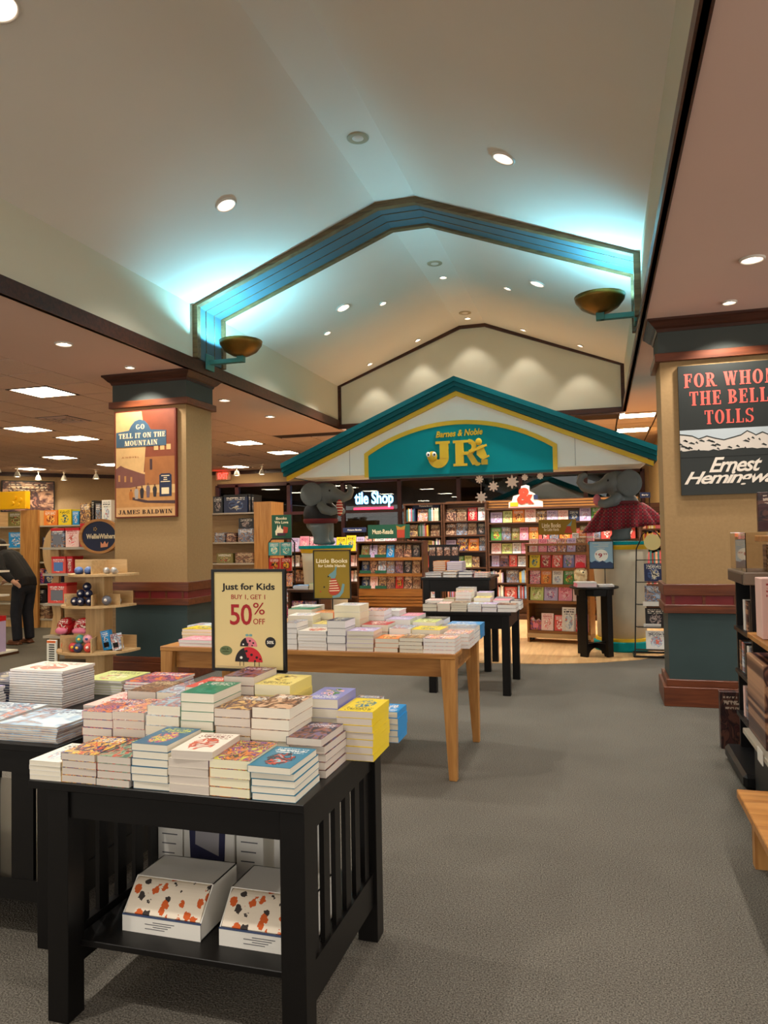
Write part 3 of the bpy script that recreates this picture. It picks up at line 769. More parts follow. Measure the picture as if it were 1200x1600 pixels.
fg.prism([(JX+2.16*u, JZ+.26*u), (JX+2.44*u, JZ+.38*u), (JX+2.46*u, JZ+.32*u), (JX+2.2*u, JZ+.20*u)], LY-.05, LY-.02)
fg.box(JX+2.14*u, JX+2.38*u, LY-.03, LY, JZ+.02*u, JZ+.22*u)
fg.build('reading_figure', M_YELLOW, port)

# flared pedestals with elephant statues
M_PED = mat('plaster_cream', (196, 186, 162), .6, var=.06, scale=5)
M_ELE = mat('elephant_grey', (98, 106, 106), .5, var=.06, scale=7, spec=.35)
PEDZ = 1.41
def pedestal(x, y, lb):
    t = thing('flared_pedestal', lb, 'pedestal', (x, y, 0), group='flared pedestals of the portal')
    MB().lathe([(.345, 0), (.36, .02), (.36, .12), (.335, .13)], 36).build('base_ring', M_TEAL, t, smooth=False)
    MB().lathe([(.335, .13), (.335, .165), (.315, .17)], 36).build('yellow_ring', M_YELLOW, t)
    MB().lathe([(.31, .17), (.31, .5), (.325, .9), (.345, 1.15), (.36, 1.31)], 36).build('body', M_PED, t, smooth=True)
    MB().lathe([(.365, 1.31), (.38, 1.35), (.38, 1.37)], 36).build('yellow_cornice', M_YELLOW, t)
    MB().lathe([(.395, 1.37), (.40, 1.38), (.40, PEDZ)], 36).build('top_slab', M_TEAL, t)
    return t
PLX, PRX, PY_ = px(509, 10.2, 852), px(968, 10.2, 850), 10.2
pedestal(PLX, PY_, 'cream flared pedestal behind the olive kangaroo sign'); pedestal(PRX, PY_, 'cream flared pedestal behind the round black table')

def elephant(x, y, s, name, lb, girl):
    t = thing('elephant_statue', lb, 'statue', (x, y, PEDZ), group='elephant statues holding the gable')
    m = MB()
    for sy in (-1, 1):
        m.tube([(.0, sy*.10, .015), (.01, sy*.10, .12), (-.02, sy*.10, .30)], [.115, .115, .15], 14)
        m.ell((.04, sy*.10, .05), (.12, .09, .045), 14, 8)
    m.ell((-.05, 0, .34), (.21, .20, .17)); m.ell((-.03, 0, .48), (.20, .19, .18)); m.ell((0, 0, .62), (.14, .15, .12))
    m.ell((.04, 0, .765), (.185, .165, .165)); m.ell((.10, 0, .80), (.13, .13, .12))
    tr = [(.14, 0, .76), (.24, 0, .725), (.33, 0, .70), (.41, 0, .72), (.445, 0, .79), (.42, 0, .855), (.385, 0, .86)] if not girl else [(.12, 0, .78), (.24, 0, .72), (.36, 0, .70), (.47, 0, .73), (.52, 0, .80), (.50, 0, .88), (.45, 0, .90), (.42, 0, .86)]
    m.tube(tr, [.12, .095, .075, .06, .05, .042, .035] + ([.03] if girl else []), 14)
    for sy in (-1, 1):
        m.tube([(.02, sy*.15, .60), (.10, sy*.20, .52), (.20, sy*.18, .49), (.27, sy*.13, .51)], [.075, .075, .062, .055], 12)
    for k, v in enumerate(m.v): m.v[k] = (v[0]*s, v[1], v[2])
    if s < 0: m.f = [f[::-1] for f in m.f]
    link('body', remeshed(m, 'elephant_body', M_ELE, .018, 5), t)
    for sy in (-1, 1):
        e = MB(); rr = Matrix.Rotation(R(sy*-14*s), 3, 'Z')
        c = Vector((-.10*s, sy*.185, .75))
        for k in range(28):
            pass
        e.ell(c, (.165, .025, .175), 24, 12, rr); e.ell(c+Vector((-.02*s, sy*.012, -.0)), (.12, .022, .13), 20, 10, rr)
        e.build('ear', M_ELE, t, smooth=True)
        MB().ell((.155*s, sy*.12, .80), (.014, .012, .016), 10, 6).build('eye', M_BLACKM, t)
    return t
el = elephant(PLX-.02, PY_-.05, 1, 'e', 'grey elephant statue in black vest raising its trunk, left of entrance', False)
MB().lathe([(.215, -.14), (.25, -.09), (.258, 0), (.235, .09), (.17, .15)], 28, (-.035, 0, .47), sy=.93, cap=False).build('vest', mat('black_cloth', (20, 19, 20), .8, var=.2, scale=30), el, smooth=True)
MB().lathe([(.235, -.03), (.262, 0), (.258, .04)], 28, (-.035, 0, .355), sy=.93, cap=False).build('sash', mat('dark_red_cloth', (92, 18, 24), .7), el, smooth=True)
mb = MB()
MB().ell((.305, -.12, .545), (.045, .05, .12), 14, 10).build('striped_bag', mat('bag_red', (176, 40, 36), .6), el, smooth=True)
for k in range(5):
    zz = .46+.04*k
    MB().lathe([(.055*math.sin(math.acos(max(-.99, min(.99, (zz-.545)/.125))))+.004, 0), (.055*math.sin(math.acos(max(-.99, min(.99, (zz+.014-.545)/.125))))+.004, .014)], 14, (.305, -.12, zz), sx=.86, cap=False).build('bag_stripe', mat('cream_cloth', (226, 206, 184), .7), el)
er = elephant(PRX+.03, PY_-.05, -1, 'e', 'grey elephant statue in plaid skirt raising its trunk, right of entrance', True)
def plaid():
    m, nt, b = _new('tartan_cloth')
    tc = N(nt, 'ShaderNodeTexCoord'); sep = N(nt, 'ShaderNodeSeparateXYZ'); nt.links.new(tc.outputs['Object'], sep.inputs[0])
    outs = []
    for ax, sc in (('X', 19.0), ('Z', 21.0)):
        mu = N(nt, 'ShaderNodeMath', operation='MULTIPLY'); mu.inputs[1].default_value = sc; nt.links.new(sep.outputs[ax], mu.inputs[0])
        fr = N(nt, 'ShaderNodeMath', operation='FRACT'); nt.links.new(mu.outputs[0], fr.inputs[0]); 
        gt = N(nt, 'ShaderNodeMath', operation='GREATER_THAN'); gt.inputs[1].default_value = .72; nt.links.new(fr.outputs[0], gt.inputs[0]); outs.append(gt)
    ad = N(nt, 'ShaderNodeMath', operation='ADD'); nt.links.new(outs[0].outputs[0], ad.inputs[0]); nt.links.new(outs[1].outputs[0], ad.inputs[1])
    hf = N(nt, 'ShaderNodeMath', operation='MULTIPLY'); hf.inputs[1].default_value = .5; nt.links.new(ad.outputs[0], hf.inputs[0])
    rp = N(nt, 'ShaderNodeValToRGB'); rp.color_ramp.interpolation = 'CONSTANT'; e = rp.color_ramp.elements
    e[0].color = rgb((134, 24, 36)); e[1].position = .4; e[1].color = rgb((88, 20, 32)); x_ = e.new(.9); x_.color = rgb((128, 92, 80))
    nt.links.new(hf.outputs[0], rp.inputs[0]); nt.links.new(rp.outputs[0], b.inputs['Base Color']); b.inputs['Roughness'].default_value = .85
    return m
sk = MB(); n = 120; rows = []
for i in range(7):
    f_ = i/6
    rr_ = .21+.20*f_**.65; z_ = .50-.33*f_
    rows.append([((.04 + rr_*(1+.20*f_*math.sin(k*2*math.pi/n*13))*math.cos(2*math.pi*k/n)*1.12), rr_*(1+.20*f_*math.sin(k*2*math.pi/n*13))*math.sin(2*math.pi*k/n)*.85, z_ + .05*f_*math.cos(2*math.pi*k/n)) for k in range(n)])
sk.v = [p for r__ in rows for p in r__]
sk.f = [(i*n+k, (i+1)*n+k, (i+1)*n+(k+1) % n, i*n+(k+1) % n) for i in range(6) for k in range(n)]; sk.m = [0]*len(sk.f)
skm = sk.mesh('skirt', plaid(), smooth=True); sko = link('skirt', skm, er)
md = sko.modifiers.new('thick', 'SOLIDIFY'); md.thickness = .008
MB().lathe([(.215, -.02), (.225, 0), (.215, .02)], 28, (.01, 0, .505), sy=.92, cap=False).build('waistband', MATS['dark_red_cloth'], er, smooth=True)
for sy in (-1, 1):
    MB().ell((.17+.03*sy, -.10, .63), (.035, .03, .028), 10, 8).build('neck_bow', MATS['black_cloth'], er, smooth=True)
MB().ell((-.30, -.10, .55), (.05, .06, .075), 12, 8).build('pink_mitten', mat('pink_plush', (196, 110, 122), .8), er, smooth=True)

# ================================================================ books
def cover_mat(name, base, c1, c2, c3, tcol, style=0, scale=6.0, axis='xy', tz=(.70, .92)):
    if name in MATS: return MATS[name]
    m, nt, b = _new('cover_'+name)
    L = nt.links.new
    tc = N(nt, 'ShaderNodeTexCoord'); sp = N(nt, 'ShaderNodeSeparateXYZ'); L(tc.outputs['Generated'], sp.inputs[0])
    cb = N(nt, 'ShaderNodeCombineXYZ'); L(sp.outputs['X'], cb.inputs[0]); L(sp.outputs['Y' if axis == 'xy' else 'Z'], cb.inputs[1])
    oi = N(nt, 'ShaderNodeObjectInfo'); mu = N(nt, 'ShaderNodeMath', operation='MULTIPLY'); mu.inputs[1].default_value = 41.0; L(oi.outputs['Random'], mu.inputs[0])
    cb2 = N(nt, 'ShaderNodeVectorMath', operation='ADD'); L(cb.outputs[0], cb2.inputs[0]); L(mu.outputs[0], cb2.inputs[1])
    nz = N(nt, 'ShaderNodeTexNoise'); nz.inputs['Scale'].default_value = scale*.55; nz.inputs['Detail'].default_value = 2; nz.inputs['Distortion'].default_value = 1.5; L(cb2.outputs[0], nz.inputs['Vector'])
    rp = N(nt, 'ShaderNodeValToRGB'); rp.color_ramp.interpolation = 'CONSTANT' if style != 2 else 'LINEAR'; e = rp.color_ramp.elements
    e[0].position = 0; e[0].color = rgb(base); e[1].position = .40; e[1].color = rgb(c1)
    for p_, c_ in ((.50, c2), (.58, c3), (.66, base)):
        q = e.new(p_); q.color = rgb(c_)
    L(nz.outputs['Fac'], rp.inputs[0])
    col = rp.outputs[0]
    if style == 1:      # one picture in the middle of a plain cover
        di = N(nt, 'ShaderNodeVectorMath', operation='DISTANCE'); di.inputs[1].default_value = (.5, .40, 0); L(cb.outputs[0], di.inputs[0])
        ad = N(nt, 'ShaderNodeMath', operation='MULTIPLY_ADD'); ad.inputs[1].default_value = .35; L(nz.outputs['Fac'], ad.inputs[0]); L(di.outputs['Value'], ad.inputs[2])
        lt = N(nt, 'ShaderNodeMath', operation='LESS_THAN'); lt.inputs[1].default_value = .48; L(ad.outputs[0], lt.inputs[0])
        mx = N(nt, 'ShaderNodeMix', data_type='RGBA'); L(lt.outputs[0], mx.inputs[0]); mx.inputs[6].default_value = rgb(base); L(col, mx.inputs[7]); col = mx.outputs[2]
    # printed title: broken strokes in two lines
    sp2 = N(nt, 'ShaderNodeSeparateXYZ'); L(cb.outputs[0], sp2.inputs[0])
    def mth(op, a, v=None, c=None):
        n_ = N(nt, 'ShaderNodeMath', operation=op)
        if hasattr(a, 'is_linked'): L(a, n_.inputs[0])
        else: n_.inputs[0].default_value = a
        if v is not None:
            if hasattr(v, 'is_linked'): L(v, n_.inputs[1])
            else: n_.inputs[1].default_value = v
        return n_.outputs[0]
    y_ = sp2.outputs['Y']; x_ = sp2.outputs['X']
    inb = mth('MULTIPLY', mth('GREATER_THAN', y_, tz[0]), mth('LESS_THAN', y_, tz[1]))
    rows_ = mth('FRACT', mth('MULTIPLY', y_, 9.0)); inr = mth('LESS_THAN', rows_, .62)
    inx = mth('MULTIPLY', mth('GREATER_THAN', x_, .12), mth('LESS_THAN', x_, .88))
    cb3 = N(nt, 'ShaderNodeCombineXYZ'); L(mth('MULTIPLY', x_, 22.0), cb3.inputs[0]); L(mth('MULTIPLY', y_, 20.0), cb3.inputs[1]); L(mu.outputs[0], cb3.inputs[2])
    n2 = N(nt, 'ShaderNodeTexNoise'); n2.inputs['Scale'].default_value = 1.0; n2.inputs['Detail'].default_value = 0; L(cb3.outputs[0], n2.inputs['Vector'])
    ink = mth('MULTIPLY', mth('MULTIPLY', inb, inr), mth('MULTIPLY', inx, mth('GREATER_THAN', n2.outputs['Fac'], .45)))
    mx = N(nt, 'ShaderNodeMix', data_type='RGBA'); L(ink, mx.inputs[0]); L(col, mx.inputs[6]); mx.inputs[7].default_value = rgb(tcol)
    L(mx.outputs[2], b.inputs['Base Color'])
    b.inputs['Roughness'].default_value = .34; b.inputs['Specular IOR Level'].default_value = .45
    MATS[name] = m
    return m
WH = (238, 234, 226); BK = (26, 24, 26)
COVERS = {  # name: (base, accents x3, title, style, scale, word for labels)
 'white': (WH, (214, 220, 226), (150, 170, 190), (230, 120, 100), (60, 60, 70), 1, 6, 'white'),
 'comic': ((206, 74, 50), (236, 190, 70), (60, 50, 120), (30, 26, 28), WH, 0, 9, 'red comic'),
 'greenfig': ((74, 116, 96), (140, 172, 140), (206, 84, 60), (30, 40, 44), (226, 220, 120), 0, 7, 'mossy green'),
 'blueyel': ((48, 104, 136), (200, 70, 120), (220, 214, 60), (48, 104, 136), (214, 216, 60), 1, 9, 'slate blue'),
 'crab': ((236, 226, 210), (206, 90, 60), (160, 60, 50), (236, 226, 210), (120, 50, 40), 1, 5, 'ivory and rust'),
 'bees': ((206, 196, 70), (120, 60, 120), (220, 130, 40), (60, 50, 40), (40, 36, 30), 0, 8, 'yellow and purple'),
 'aqua': ((36, 120, 150), (20, 40, 60), (190, 60, 40), (120, 190, 200), WH, 1, 6, 'aqua blue'),
 'night': ((52, 52, 84), (110, 96, 130), (150, 90, 60), (30, 30, 46), (220, 210, 220), 2, 6, 'dusky violet'),
 'lion': ((196, 140, 78), (226, 186, 120), (120, 76, 50), (70, 70, 90), WH, 2, 7, 'tawny lion'),
 'face': ((180, 128, 96), (220, 180, 146), (110, 70, 56), (60, 44, 40), WH, 2, 5, 'brown portrait'),
 'green': ((18, 126, 96), (18, 126, 96), (40, 150, 116), (18, 110, 86), WH, 1, 5, 'emerald green'),
 'sky': ((170, 208, 222), (226, 232, 236), (110, 150, 180), (210, 120, 90), (60, 80, 110), 2, 5, 'sky blue'),
 'yellow': ((238, 208, 40), (238, 208, 40), (60, 130, 160), (30, 30, 30), (30, 30, 30), 1, 8, 'bright yellow'),
 'paleyel': ((232, 212, 120), (232, 212, 120), (200, 170, 90), (90, 80, 50), (60, 50, 40), 1, 6, 'pale yellow'),
 'cyan': ((40, 140, 205), (40, 140, 205), (236, 236, 236), (30, 60, 110), WH, 1, 6, 'bright blue'),
 'lilac': ((140, 140, 196), (236, 180, 190), (70, 130, 70), (140, 140, 196), WH, 1, 5, 'lilac and green'),
 'purple': ((88, 60, 140), (220, 120, 60), (60, 40, 100), (210, 80, 110), WH, 0, 6, 'purple'),
 'pinkart': ((224, 120, 130), (240, 190, 120), (130, 70, 120), (250, 240, 235), (90, 40, 70), 0, 7, 'pink and orange'),
 'coral': ((226, 84, 72), (250, 236, 226), (226, 84, 72), (60, 40, 40), WH, 1, 6, 'coral red'),
 'snow': ((164, 204, 232), (214, 230, 240), (150, 190, 222), (150, 96, 84), (60, 84, 120), 2, 4, 'snowy blue'),
 'lime': ((204, 214, 130), (236, 236, 190), (150, 170, 90), (220, 120, 110), (70, 80, 40), 1, 5, 'lime green'),
 'brown': ((96, 66, 52), (150, 104, 74), (60, 40, 36), (196, 160, 120), (220, 200, 160), 2, 5, 'brown'),
 'navy': ((32, 42, 74), (60, 80, 120), (200, 190, 160), (20, 26, 46), (226, 220, 200), 1, 5, 'navy'),
 'black': ((28, 26, 28), (80, 70, 72), (170, 150, 140), (50, 44, 46), (226, 216, 200), 1, 6, 'black'),
 'red': ((190, 34, 40), (230, 210, 190), (120, 20, 26), (190, 34, 40), WH, 1, 5, 'red'),
 'pink': ((240, 150, 170), (250, 200, 208), (214, 70, 100), (250, 236, 230), (160, 40, 80), 1, 6, 'pink'),
 'hotpink': ((226, 84, 116), (250, 190, 200), (140, 40, 90), (250, 240, 236), WH, 0, 7, 'hot pink'),
 'blush': ((244, 206, 196), (236, 120, 120), (250, 240, 232), (200, 90, 70), (190, 70, 70), 1, 7, 'blush pink'),
 'teal': ((60, 150, 150), (120, 196, 190), (236, 226, 190), (30, 90, 100), WH, 1, 5, 'teal'),
 'orange': ((232, 130, 50), (250, 200, 110), (150, 60, 30), (60, 40, 40), WH, 1, 6, 'orange'),
 'redblk': ((176, 38, 34), (30, 24, 24), (236, 190, 60), (176, 38, 34), WH, 1, 5, 'red and black'),
 'grass': ((84, 150, 70), (230, 210, 70), (40, 90, 50), (220, 70, 60), WH, 1, 6, 'grass green'),
 'stormy': ((96, 110, 134), (150, 164, 184), (50, 56, 74), (180, 140, 110), WH, 2, 6, 'storm grey'),
 'sepia': ((150, 100, 80), (196, 150, 116), (90, 56, 50), (60, 40, 42), (236, 220, 190), 2, 6, 'sepia'),
 'olive': ((128, 116, 60), (180, 170, 110), (84, 76, 40), (200, 90, 60), WH, 1, 5, 'olive'),
 'maroon': ((58, 22, 24), (96, 60, 48), (30, 18, 22), (70, 40, 36), (190, 170, 150), 2, 5, 'dark maroon'),
 'lavender': ((196, 180, 214), (236, 226, 240), (140, 110, 170), (230, 150, 170), (90, 60, 120), 1, 6, 'lavender'),
}
def CM(k, axis='xy'):
    c = COVERS[k]
    return cover_mat(k if axis == 'xy' else k+'_'+axis, c[0], c[1], c[2], c[3], c[4], c[5], c[6], axis)
def word(k): return COVERS[k][7]
def pages_mat(name, c):
    if name in MATS: return MATS[name]
    m, nt, b = _new(name)
    tc = N(nt, 'ShaderNodeTexCoord'); mp = N(nt, 'ShaderNodeMapping'); mp.inputs['Scale'].default_value = (3, 3, 900)
    nz = N(nt, 'ShaderNodeTexNoise'); nz.inputs['Scale'].default_value = 1.0; nz.inputs['Detail'].default_value = 2
    nt.links.new(tc.outputs['Object'], mp.inputs[0]); nt.links.new(mp.outputs[0], nz.inputs['Vector'])
    rp = N(nt, 'ShaderNodeValToRGB'); e = rp.color_ramp.elements; k = rgb(c)
    e[0].position = .3; e[0].color = tuple(v*.86 for v in k[:3])+(1,); e[1].position = .7; e[1].color = k
    nt.links.new(nz.outputs['Fac'], rp.inputs[0]); nt.links.new(rp.outputs[0], b.inputs['Base Color']); b.inputs['Roughness'].default_value = .8
    MATS[name] = m
    return m
PG_CREAM = pages_mat('pages_cream', (232, 224, 204)); PG_GREY = pages_mat('pages_newsprint', (212, 200, 186)); PG_WHITE = pages_mat('pages_white', (242, 238, 232)); PG_IVORY = pages_mat('pages_ivory', (238, 230, 196))
_BM = {}
def book_meshes(w, h, t, ck, pages, hard=False):
    k = (round(w, 3), round(h, 3), round(t, 4), ck, pages.name, hard)
    if k not in _BM:
        c = .0028 if hard else .0009; ov = .004 if hard else .0
        mb = MB()
        mb.box(-w/2, w/2, -h/2, h/2, 0, c); mb.box(-w/2, w/2, -h/2, h/2, t-c, t); mb.box(-w/2, -w/2+c, -h/2, h/2, c, t-c)
        cm = mb.mesh('cover', CM(ck))
        pm_ = MB().box(-w/2+c, w/2-ov-.0008, -h/2+ov+.0006, h/2-ov-.0006, c, t-c).mesh('page_block', pages)
        _BM[k] = (cm, pm_)
    return _BM[k]
def book(name, label, group, loc, rz, w, h, t, ck, pages, hard=False, rot=None):
    a, b_ = book_meshes(w, h, t, ck, pages, hard)
    o = link(name, a, None, loc, rot if rot is not None else (0, 0, rz)); tag(o, label, 'book', group)
    link('page_block', b_, o)
    return o
def stack(name, x, y, z0, n, w, h, t, ck, pages, where, group, rz=0.0, jit=.004, hard=False, topk=None, topdesc=None, topshift=(0, 0, 0)):
    z = z0+.0004
    for i in range(n):
        last = i == n-1
        k = topk if (last and topk) else ck
        j = (random.uniform(-jit, jit), random.uniform(-jit, jit), random.uniform(-jit, jit)*5)
        lb = ('%s %s topping %s' % (topdesc or (word(k)+' covered'), name.replace('_', ' '), where)) if last else ('lower %s in %s' % (name.replace('_', ' '), where))
        if n == 1: lb = '%s %s lying alone at %s' % (topdesc or word(k)+' covered', name.replace('_', ' '), where)
        sh = topshift if last else (0, 0, 0)
        book(name, lb, group + (' tops' if last else ''), (x+j[0]+sh[0], y+j[1]+sh[1], z), rz+j[2]+sh[2], w, h, t, k, pages, hard)
        z += t+.0004
def row(name, y, z0, items, depth, where, group, flip=False, ysh=0):
    """items: (px_left, px_right, py of the top front edge, copies, cover, pages, thing the stack is called)"""
    for it in items:
        pl, pr, pt, n, ck, pg, nm = it[:7]
        xa, xb = px(pl, y, pt), px(pr, y, pt); zt2 = pz((pl+pr)/2, pt, y)
        t = max(.006, (zt2-z0)/n-.0004); w_ = xb-xa-.002
        o = it[7] if len(it) > 7 else {}
        d = o.get('depth', depth)
        stack(o.get('name', name), (xa+xb)/2, y+d/2+o.get('dy', 0), z0, n, w_, d, t, ck, pg, nm+' '+where, group, rz=o.get('rz', 0)+(math.pi if o.get('flip') else 0), jit=o.get('jit', .003), hard=o.get('hard', False), topk=o.get('top'), topdesc=o.get('desc'), topshift=o.get('shift', (0, 0, 0)))
# ================================================================ tables
def black_table(name, label, x0, x1, y0, y1, zt, sides=(1, 1), shelf=.25, slats=6, over=.0, overl=0.0, front=False):
    t = thing(name, label, 'table', ((x0+x1)/2, (y0+y1)/2, 0))
    ax, ay = (x1-x0)/2, (y1-y0)/2; L = .078
    MB().box(-ax-overl, ax+over, -ay-.01, ay+.01, zt-.026, zt).build('tabletop', M_BLACK, t, bevel=.002)
    for sx in (-1, 1):
        for sy in (-1, 1):
            a = sx*ax; b = sy*ay
            MB().box(min(a, a-sx*L), max(a, a-sx*L), min(b, b-sy*L), max(b, b-sy*L), 0, zt-.026).build('leg', M_BLACK, t, bevel=.002)
    for sy in (-1, 1):
        b = sy*(ay-.012); MB().box(-ax+L, ax-L, min(b, b-sy*.022), max(b, b-sy*.022), zt-.115, zt-.026).build('apron', M_BLACK, t)
    for i, sx in enumerate((-1, 1)):
        a = sx*(ax-.014)
        q = (min(a, a-sx*.03), max(a, a-sx*.03))
        MB().box(q[0], q[1], -ay+L, ay-L, zt-.115, zt-.026).build('apron', M_BLACK, t)
        if sides[i]:
            MB().box(q[0], q[1], -ay+L, ay-L, shelf-.10, shelf+.02).build('side_rail', M_BLACK, t)
            n = slats; g = (2*ay-2*L)/n
            for k in range(n):
                yy_ = -ay+L+g*(k+.5)
                MB().box((q[0]+q[1])/2-.008, (q[0]+q[1])/2+.008, yy_-g*.24, yy_+g*.24, shelf+.02, zt-.115).build('slat', M_BLACK, t)
    if front:
        n = 7; g = (2*ax-2*L)/n
        for k in range(n):
            xx_ = -ax+L+g*(k+.5)
            MB().box(xx_-g*.30, xx_+g*.30, -ay+.02, -ay+.036, shelf+.02, zt-.115).build('slat', M_BLACK, t)
        MB().box(-ax+L, ax-L, -ay+.014, -ay+.042, shelf-.06, shelf+.02).build('front_rail', M_BLACK, t)
    if shelf: MB().box(-ax+.05, ax-.05, -ay+.06, ay-.03, shelf-.02, shelf).build('lower_shelf', M_BLACK, t, bevel=.002)
    return t
T1Z = .76
black_table('display_table', 'black slatted book table nearest the camera with the ladybug sign', -1.735, -.842, 2.0, 2.775, T1Z, shelf=.235, over=.004, overl=.065)
black_table('display_table', 'black slatted book table at the left picture edge', -3.35, -2.0, 2.34, 3.42, T1Z, shelf=.22, slats=8, over=.02, front=True)
random.seed(11)
G1 = 'paperbacks stacked on the near black table'
F_ = 'front stack of the near black table'
row('paperback', 2.0, T1Z, [
 (46, 95, 1189, 4, 'white', PG_CREAM, 'leftmost'),
 (96, 150, 1178, 4, 'comic', PG_GREY, 'second'),
 (151, 204, 1182, 4, 'greenfig', PG_GREY, 'third'),
 (205, 262, 1163, 6, 'blueyel', PG_CREAM, 'fourth'),
 (263, 326, 1172, 5, 'crab', PG_GREY, 'fifth', dict(shift=(.012, -.004, .05))),
 (327, 391, 1187, 4, 'bees', PG_IVORY, 'sixth'),
 (392, 460, 1196, 5, 'aqua', PG_CREAM, 'rightmost', dict(shift=(-.004, -.012, 0)))], .20, F_, G1)
M_ = 'middle stack of the near black table'
row('paperback', 2.225, T1Z, [
 (128, 175, 1112, 6, 'purple', PG_GREY, 'leftmost'),
 (176, 226, 1112, 6, 'pinkart', PG_GREY, 'second'),
 (228, 280, 1103, 6, 'sky', PG_CREAM, 'third'),
 (281, 333, 1083, 8, 'green', PG_CREAM, 'fourth'),
 (334, 391, 1108, 7, 'lion', PG_GREY, 'fifth'),
 (392, 452, 1106, 6, 'face', PG_CREAM, 'sixth'),
 (452, 508, 1152, 5, 'night', PG_GREY, 'rightmost', dict(shift=(-.006, -.012, -.03)))], .20, M_, G1)
B_ = 'back stack of the near black table'
row('paperback', 2.455, T1Z, [
 (198, 243, 1080, 5, 'brown', PG_GREY, 'leftmost'),
 (246, 286, 1082, 5, 'sky', PG_CREAM, 'second'),
 (289, 333, 1074, 6, 'coral', PG_CREAM, 'third'),
 (348, 396, 1057, 8, 'night', PG_GREY, 'fourth'),
 (398, 455, 1070, 6, 'paleyel', PG_IVORY, 'fifth', dict(flip=True)),
 (476, 528, 1092, 6, 'lilac', PG_CREAM, 'sixth', dict(flip=True)),
 (530, 586, 1108, 7, 'yellow', PG_GREY, 'rightmost', dict(flip=True, dy=-.03))], .20, B_, G1)
row('paperback', 2.665, T1Z, [
 (545, 586, 1098, 4, 'stormy', PG_CREAM, 'inner', dict(depth=.13)),
 (590, 622, 1112, 5, 'cyan', PG_CREAM, 'corner', dict(flip=True, depth=.13))], .13, 'rear stack of the near black table', G1)

# left edge table: hardcovers and picture books
G2 = 'picture books stacked on the left edge table'
z_ = T1Z
_fr, _fl, _br = atZ(97.5, 1108, T1Z), atZ(18, 1102, T1Z), atZ(160, 1037.5, .93)
stack('hardcover_book', (_fr.x+_fl.x)/2, (_fr.y+_br.y)/2, z_, 16, _fr.x-_fl.x, _br.y-_fr.y, .0104, 'stormy', PG_WHITE, 'tall white stack on the left edge table', G2, jit=.003, topk='crab', topdesc='ivory')
stack('picture_book', -2.15, 2.50, z_, 7, .29, .27, .0085, 'snow', PG_GREY, 'corner stack of the left edge table', G2, jit=.004, topdesc='sky blue winter')
stack('picture_book', -2.46, 2.54, z_, 7, .28, .28, .009, 'snow', PG_WHITE, 'blue owl stack left of the corner stack', G2, jit=.004, topk='sky', topdesc='light blue')
stack('picture_book', -2.80, 2.66, z_, 9, .27, .28, .012, 'navy', PG_WHITE, 'navy stack at the left picture edge', G2, jit=.006, topk='lavender', topdesc='mauve')
stack('hardcover_book', -2.86, 3.04, z_, 8, .27, .27, .012, 'navy', PG_WHITE, 'blue stack left of the tall white one', G2, jit=.005, hard=True)
stack('picture_book', -2.10, 2.90, z_, 5, .20, .28, .010, 'blush', PG_WHITE, 'pink stack right of the tall white one', G2, jit=.004)
stack('picture_book', -2.12, 3.23, z_, 7, .23, .26, .012, 'purple', PG_WHITE, 'purple stack behind the pink one', G2, jit=.005)
stack('picture_book', -2.42, 3.29, z_, 6, .24, .25, .012, 'lime', PG_WHITE, 'lime stack of the left edge table', G2, jit=.005)
# boxed pillow blankets on the shelf of the near table
def tiger_mat():
    m, nt, b = _new('tiger_print'); L = nt.links.new
    tc = N(nt, 'ShaderNodeTexCoord'); mp = N(nt, 'ShaderNodeMapping'); mp.inputs['Scale'].default_value = (30, 26, 26); L(tc.outputs['Object'], mp.inputs[0])
    v = N(nt, 'ShaderNodeTexVoronoi'); v.inputs['Scale'].default_value = 1.0; L(mp.outputs[0], v.inputs['Vector'])
    nz = N(nt, 'ShaderNodeTexNoise'); nz.inputs['Scale'].default_value = 90; L(tc.outputs['Object'], nz.inputs['Vector'])
    ad = N(nt, 'ShaderNodeMath', operation='MULTIPLY_ADD'); ad.inputs[1].default_value = .55; L(nz.outputs['Fac'], ad.inputs[0]); L(v.outputs['Distance'], ad.inputs[2])
    lt = N(nt, 'ShaderNodeMath', operation='LESS_THAN'); lt.inputs[1].default_value = .66; L(ad.outputs[0], lt.inputs[0])
    sc = N(nt, 'ShaderNodeSeparateColor'); L(v.outputs['Color'], sc.inputs[0])
    g = N(nt, 'ShaderNodeMath', operation='GREATER_THAN'); g.inputs[1].default_value = .32; L(sc.outputs[0], g.inputs[0])
    mx = N(nt, 'ShaderNodeMix', data_type='RGBA'); L(g.outputs[0], mx.inputs[0]); mx.inputs[6].default_value = rgb((60, 52, 48)); mx.inputs[7].default_value = rgb((206, 92, 34))
    m2 = N(nt, 'ShaderNodeMix', data_type='RGBA'); L(lt.outputs[0], m2.inputs[0]); m2.inputs[6].default_value = rgb((236, 222, 200)); L(mx.outputs[2], m2.inputs[7])
    L(m2.outputs[2], b.inputs['Base Color']); b.inputs['Roughness'].default_value = .9
    return m
M_TIGER = tiger_mat(); M_CARD = mat('white_card', (226, 222, 212), .6, var=.03, scale=6); M_CARDL = mat('card_navy_line', (60, 76, 110), .6); M_INK = mat('printed_grey_ink', (92, 92, 96), .7)
SHZ = .235
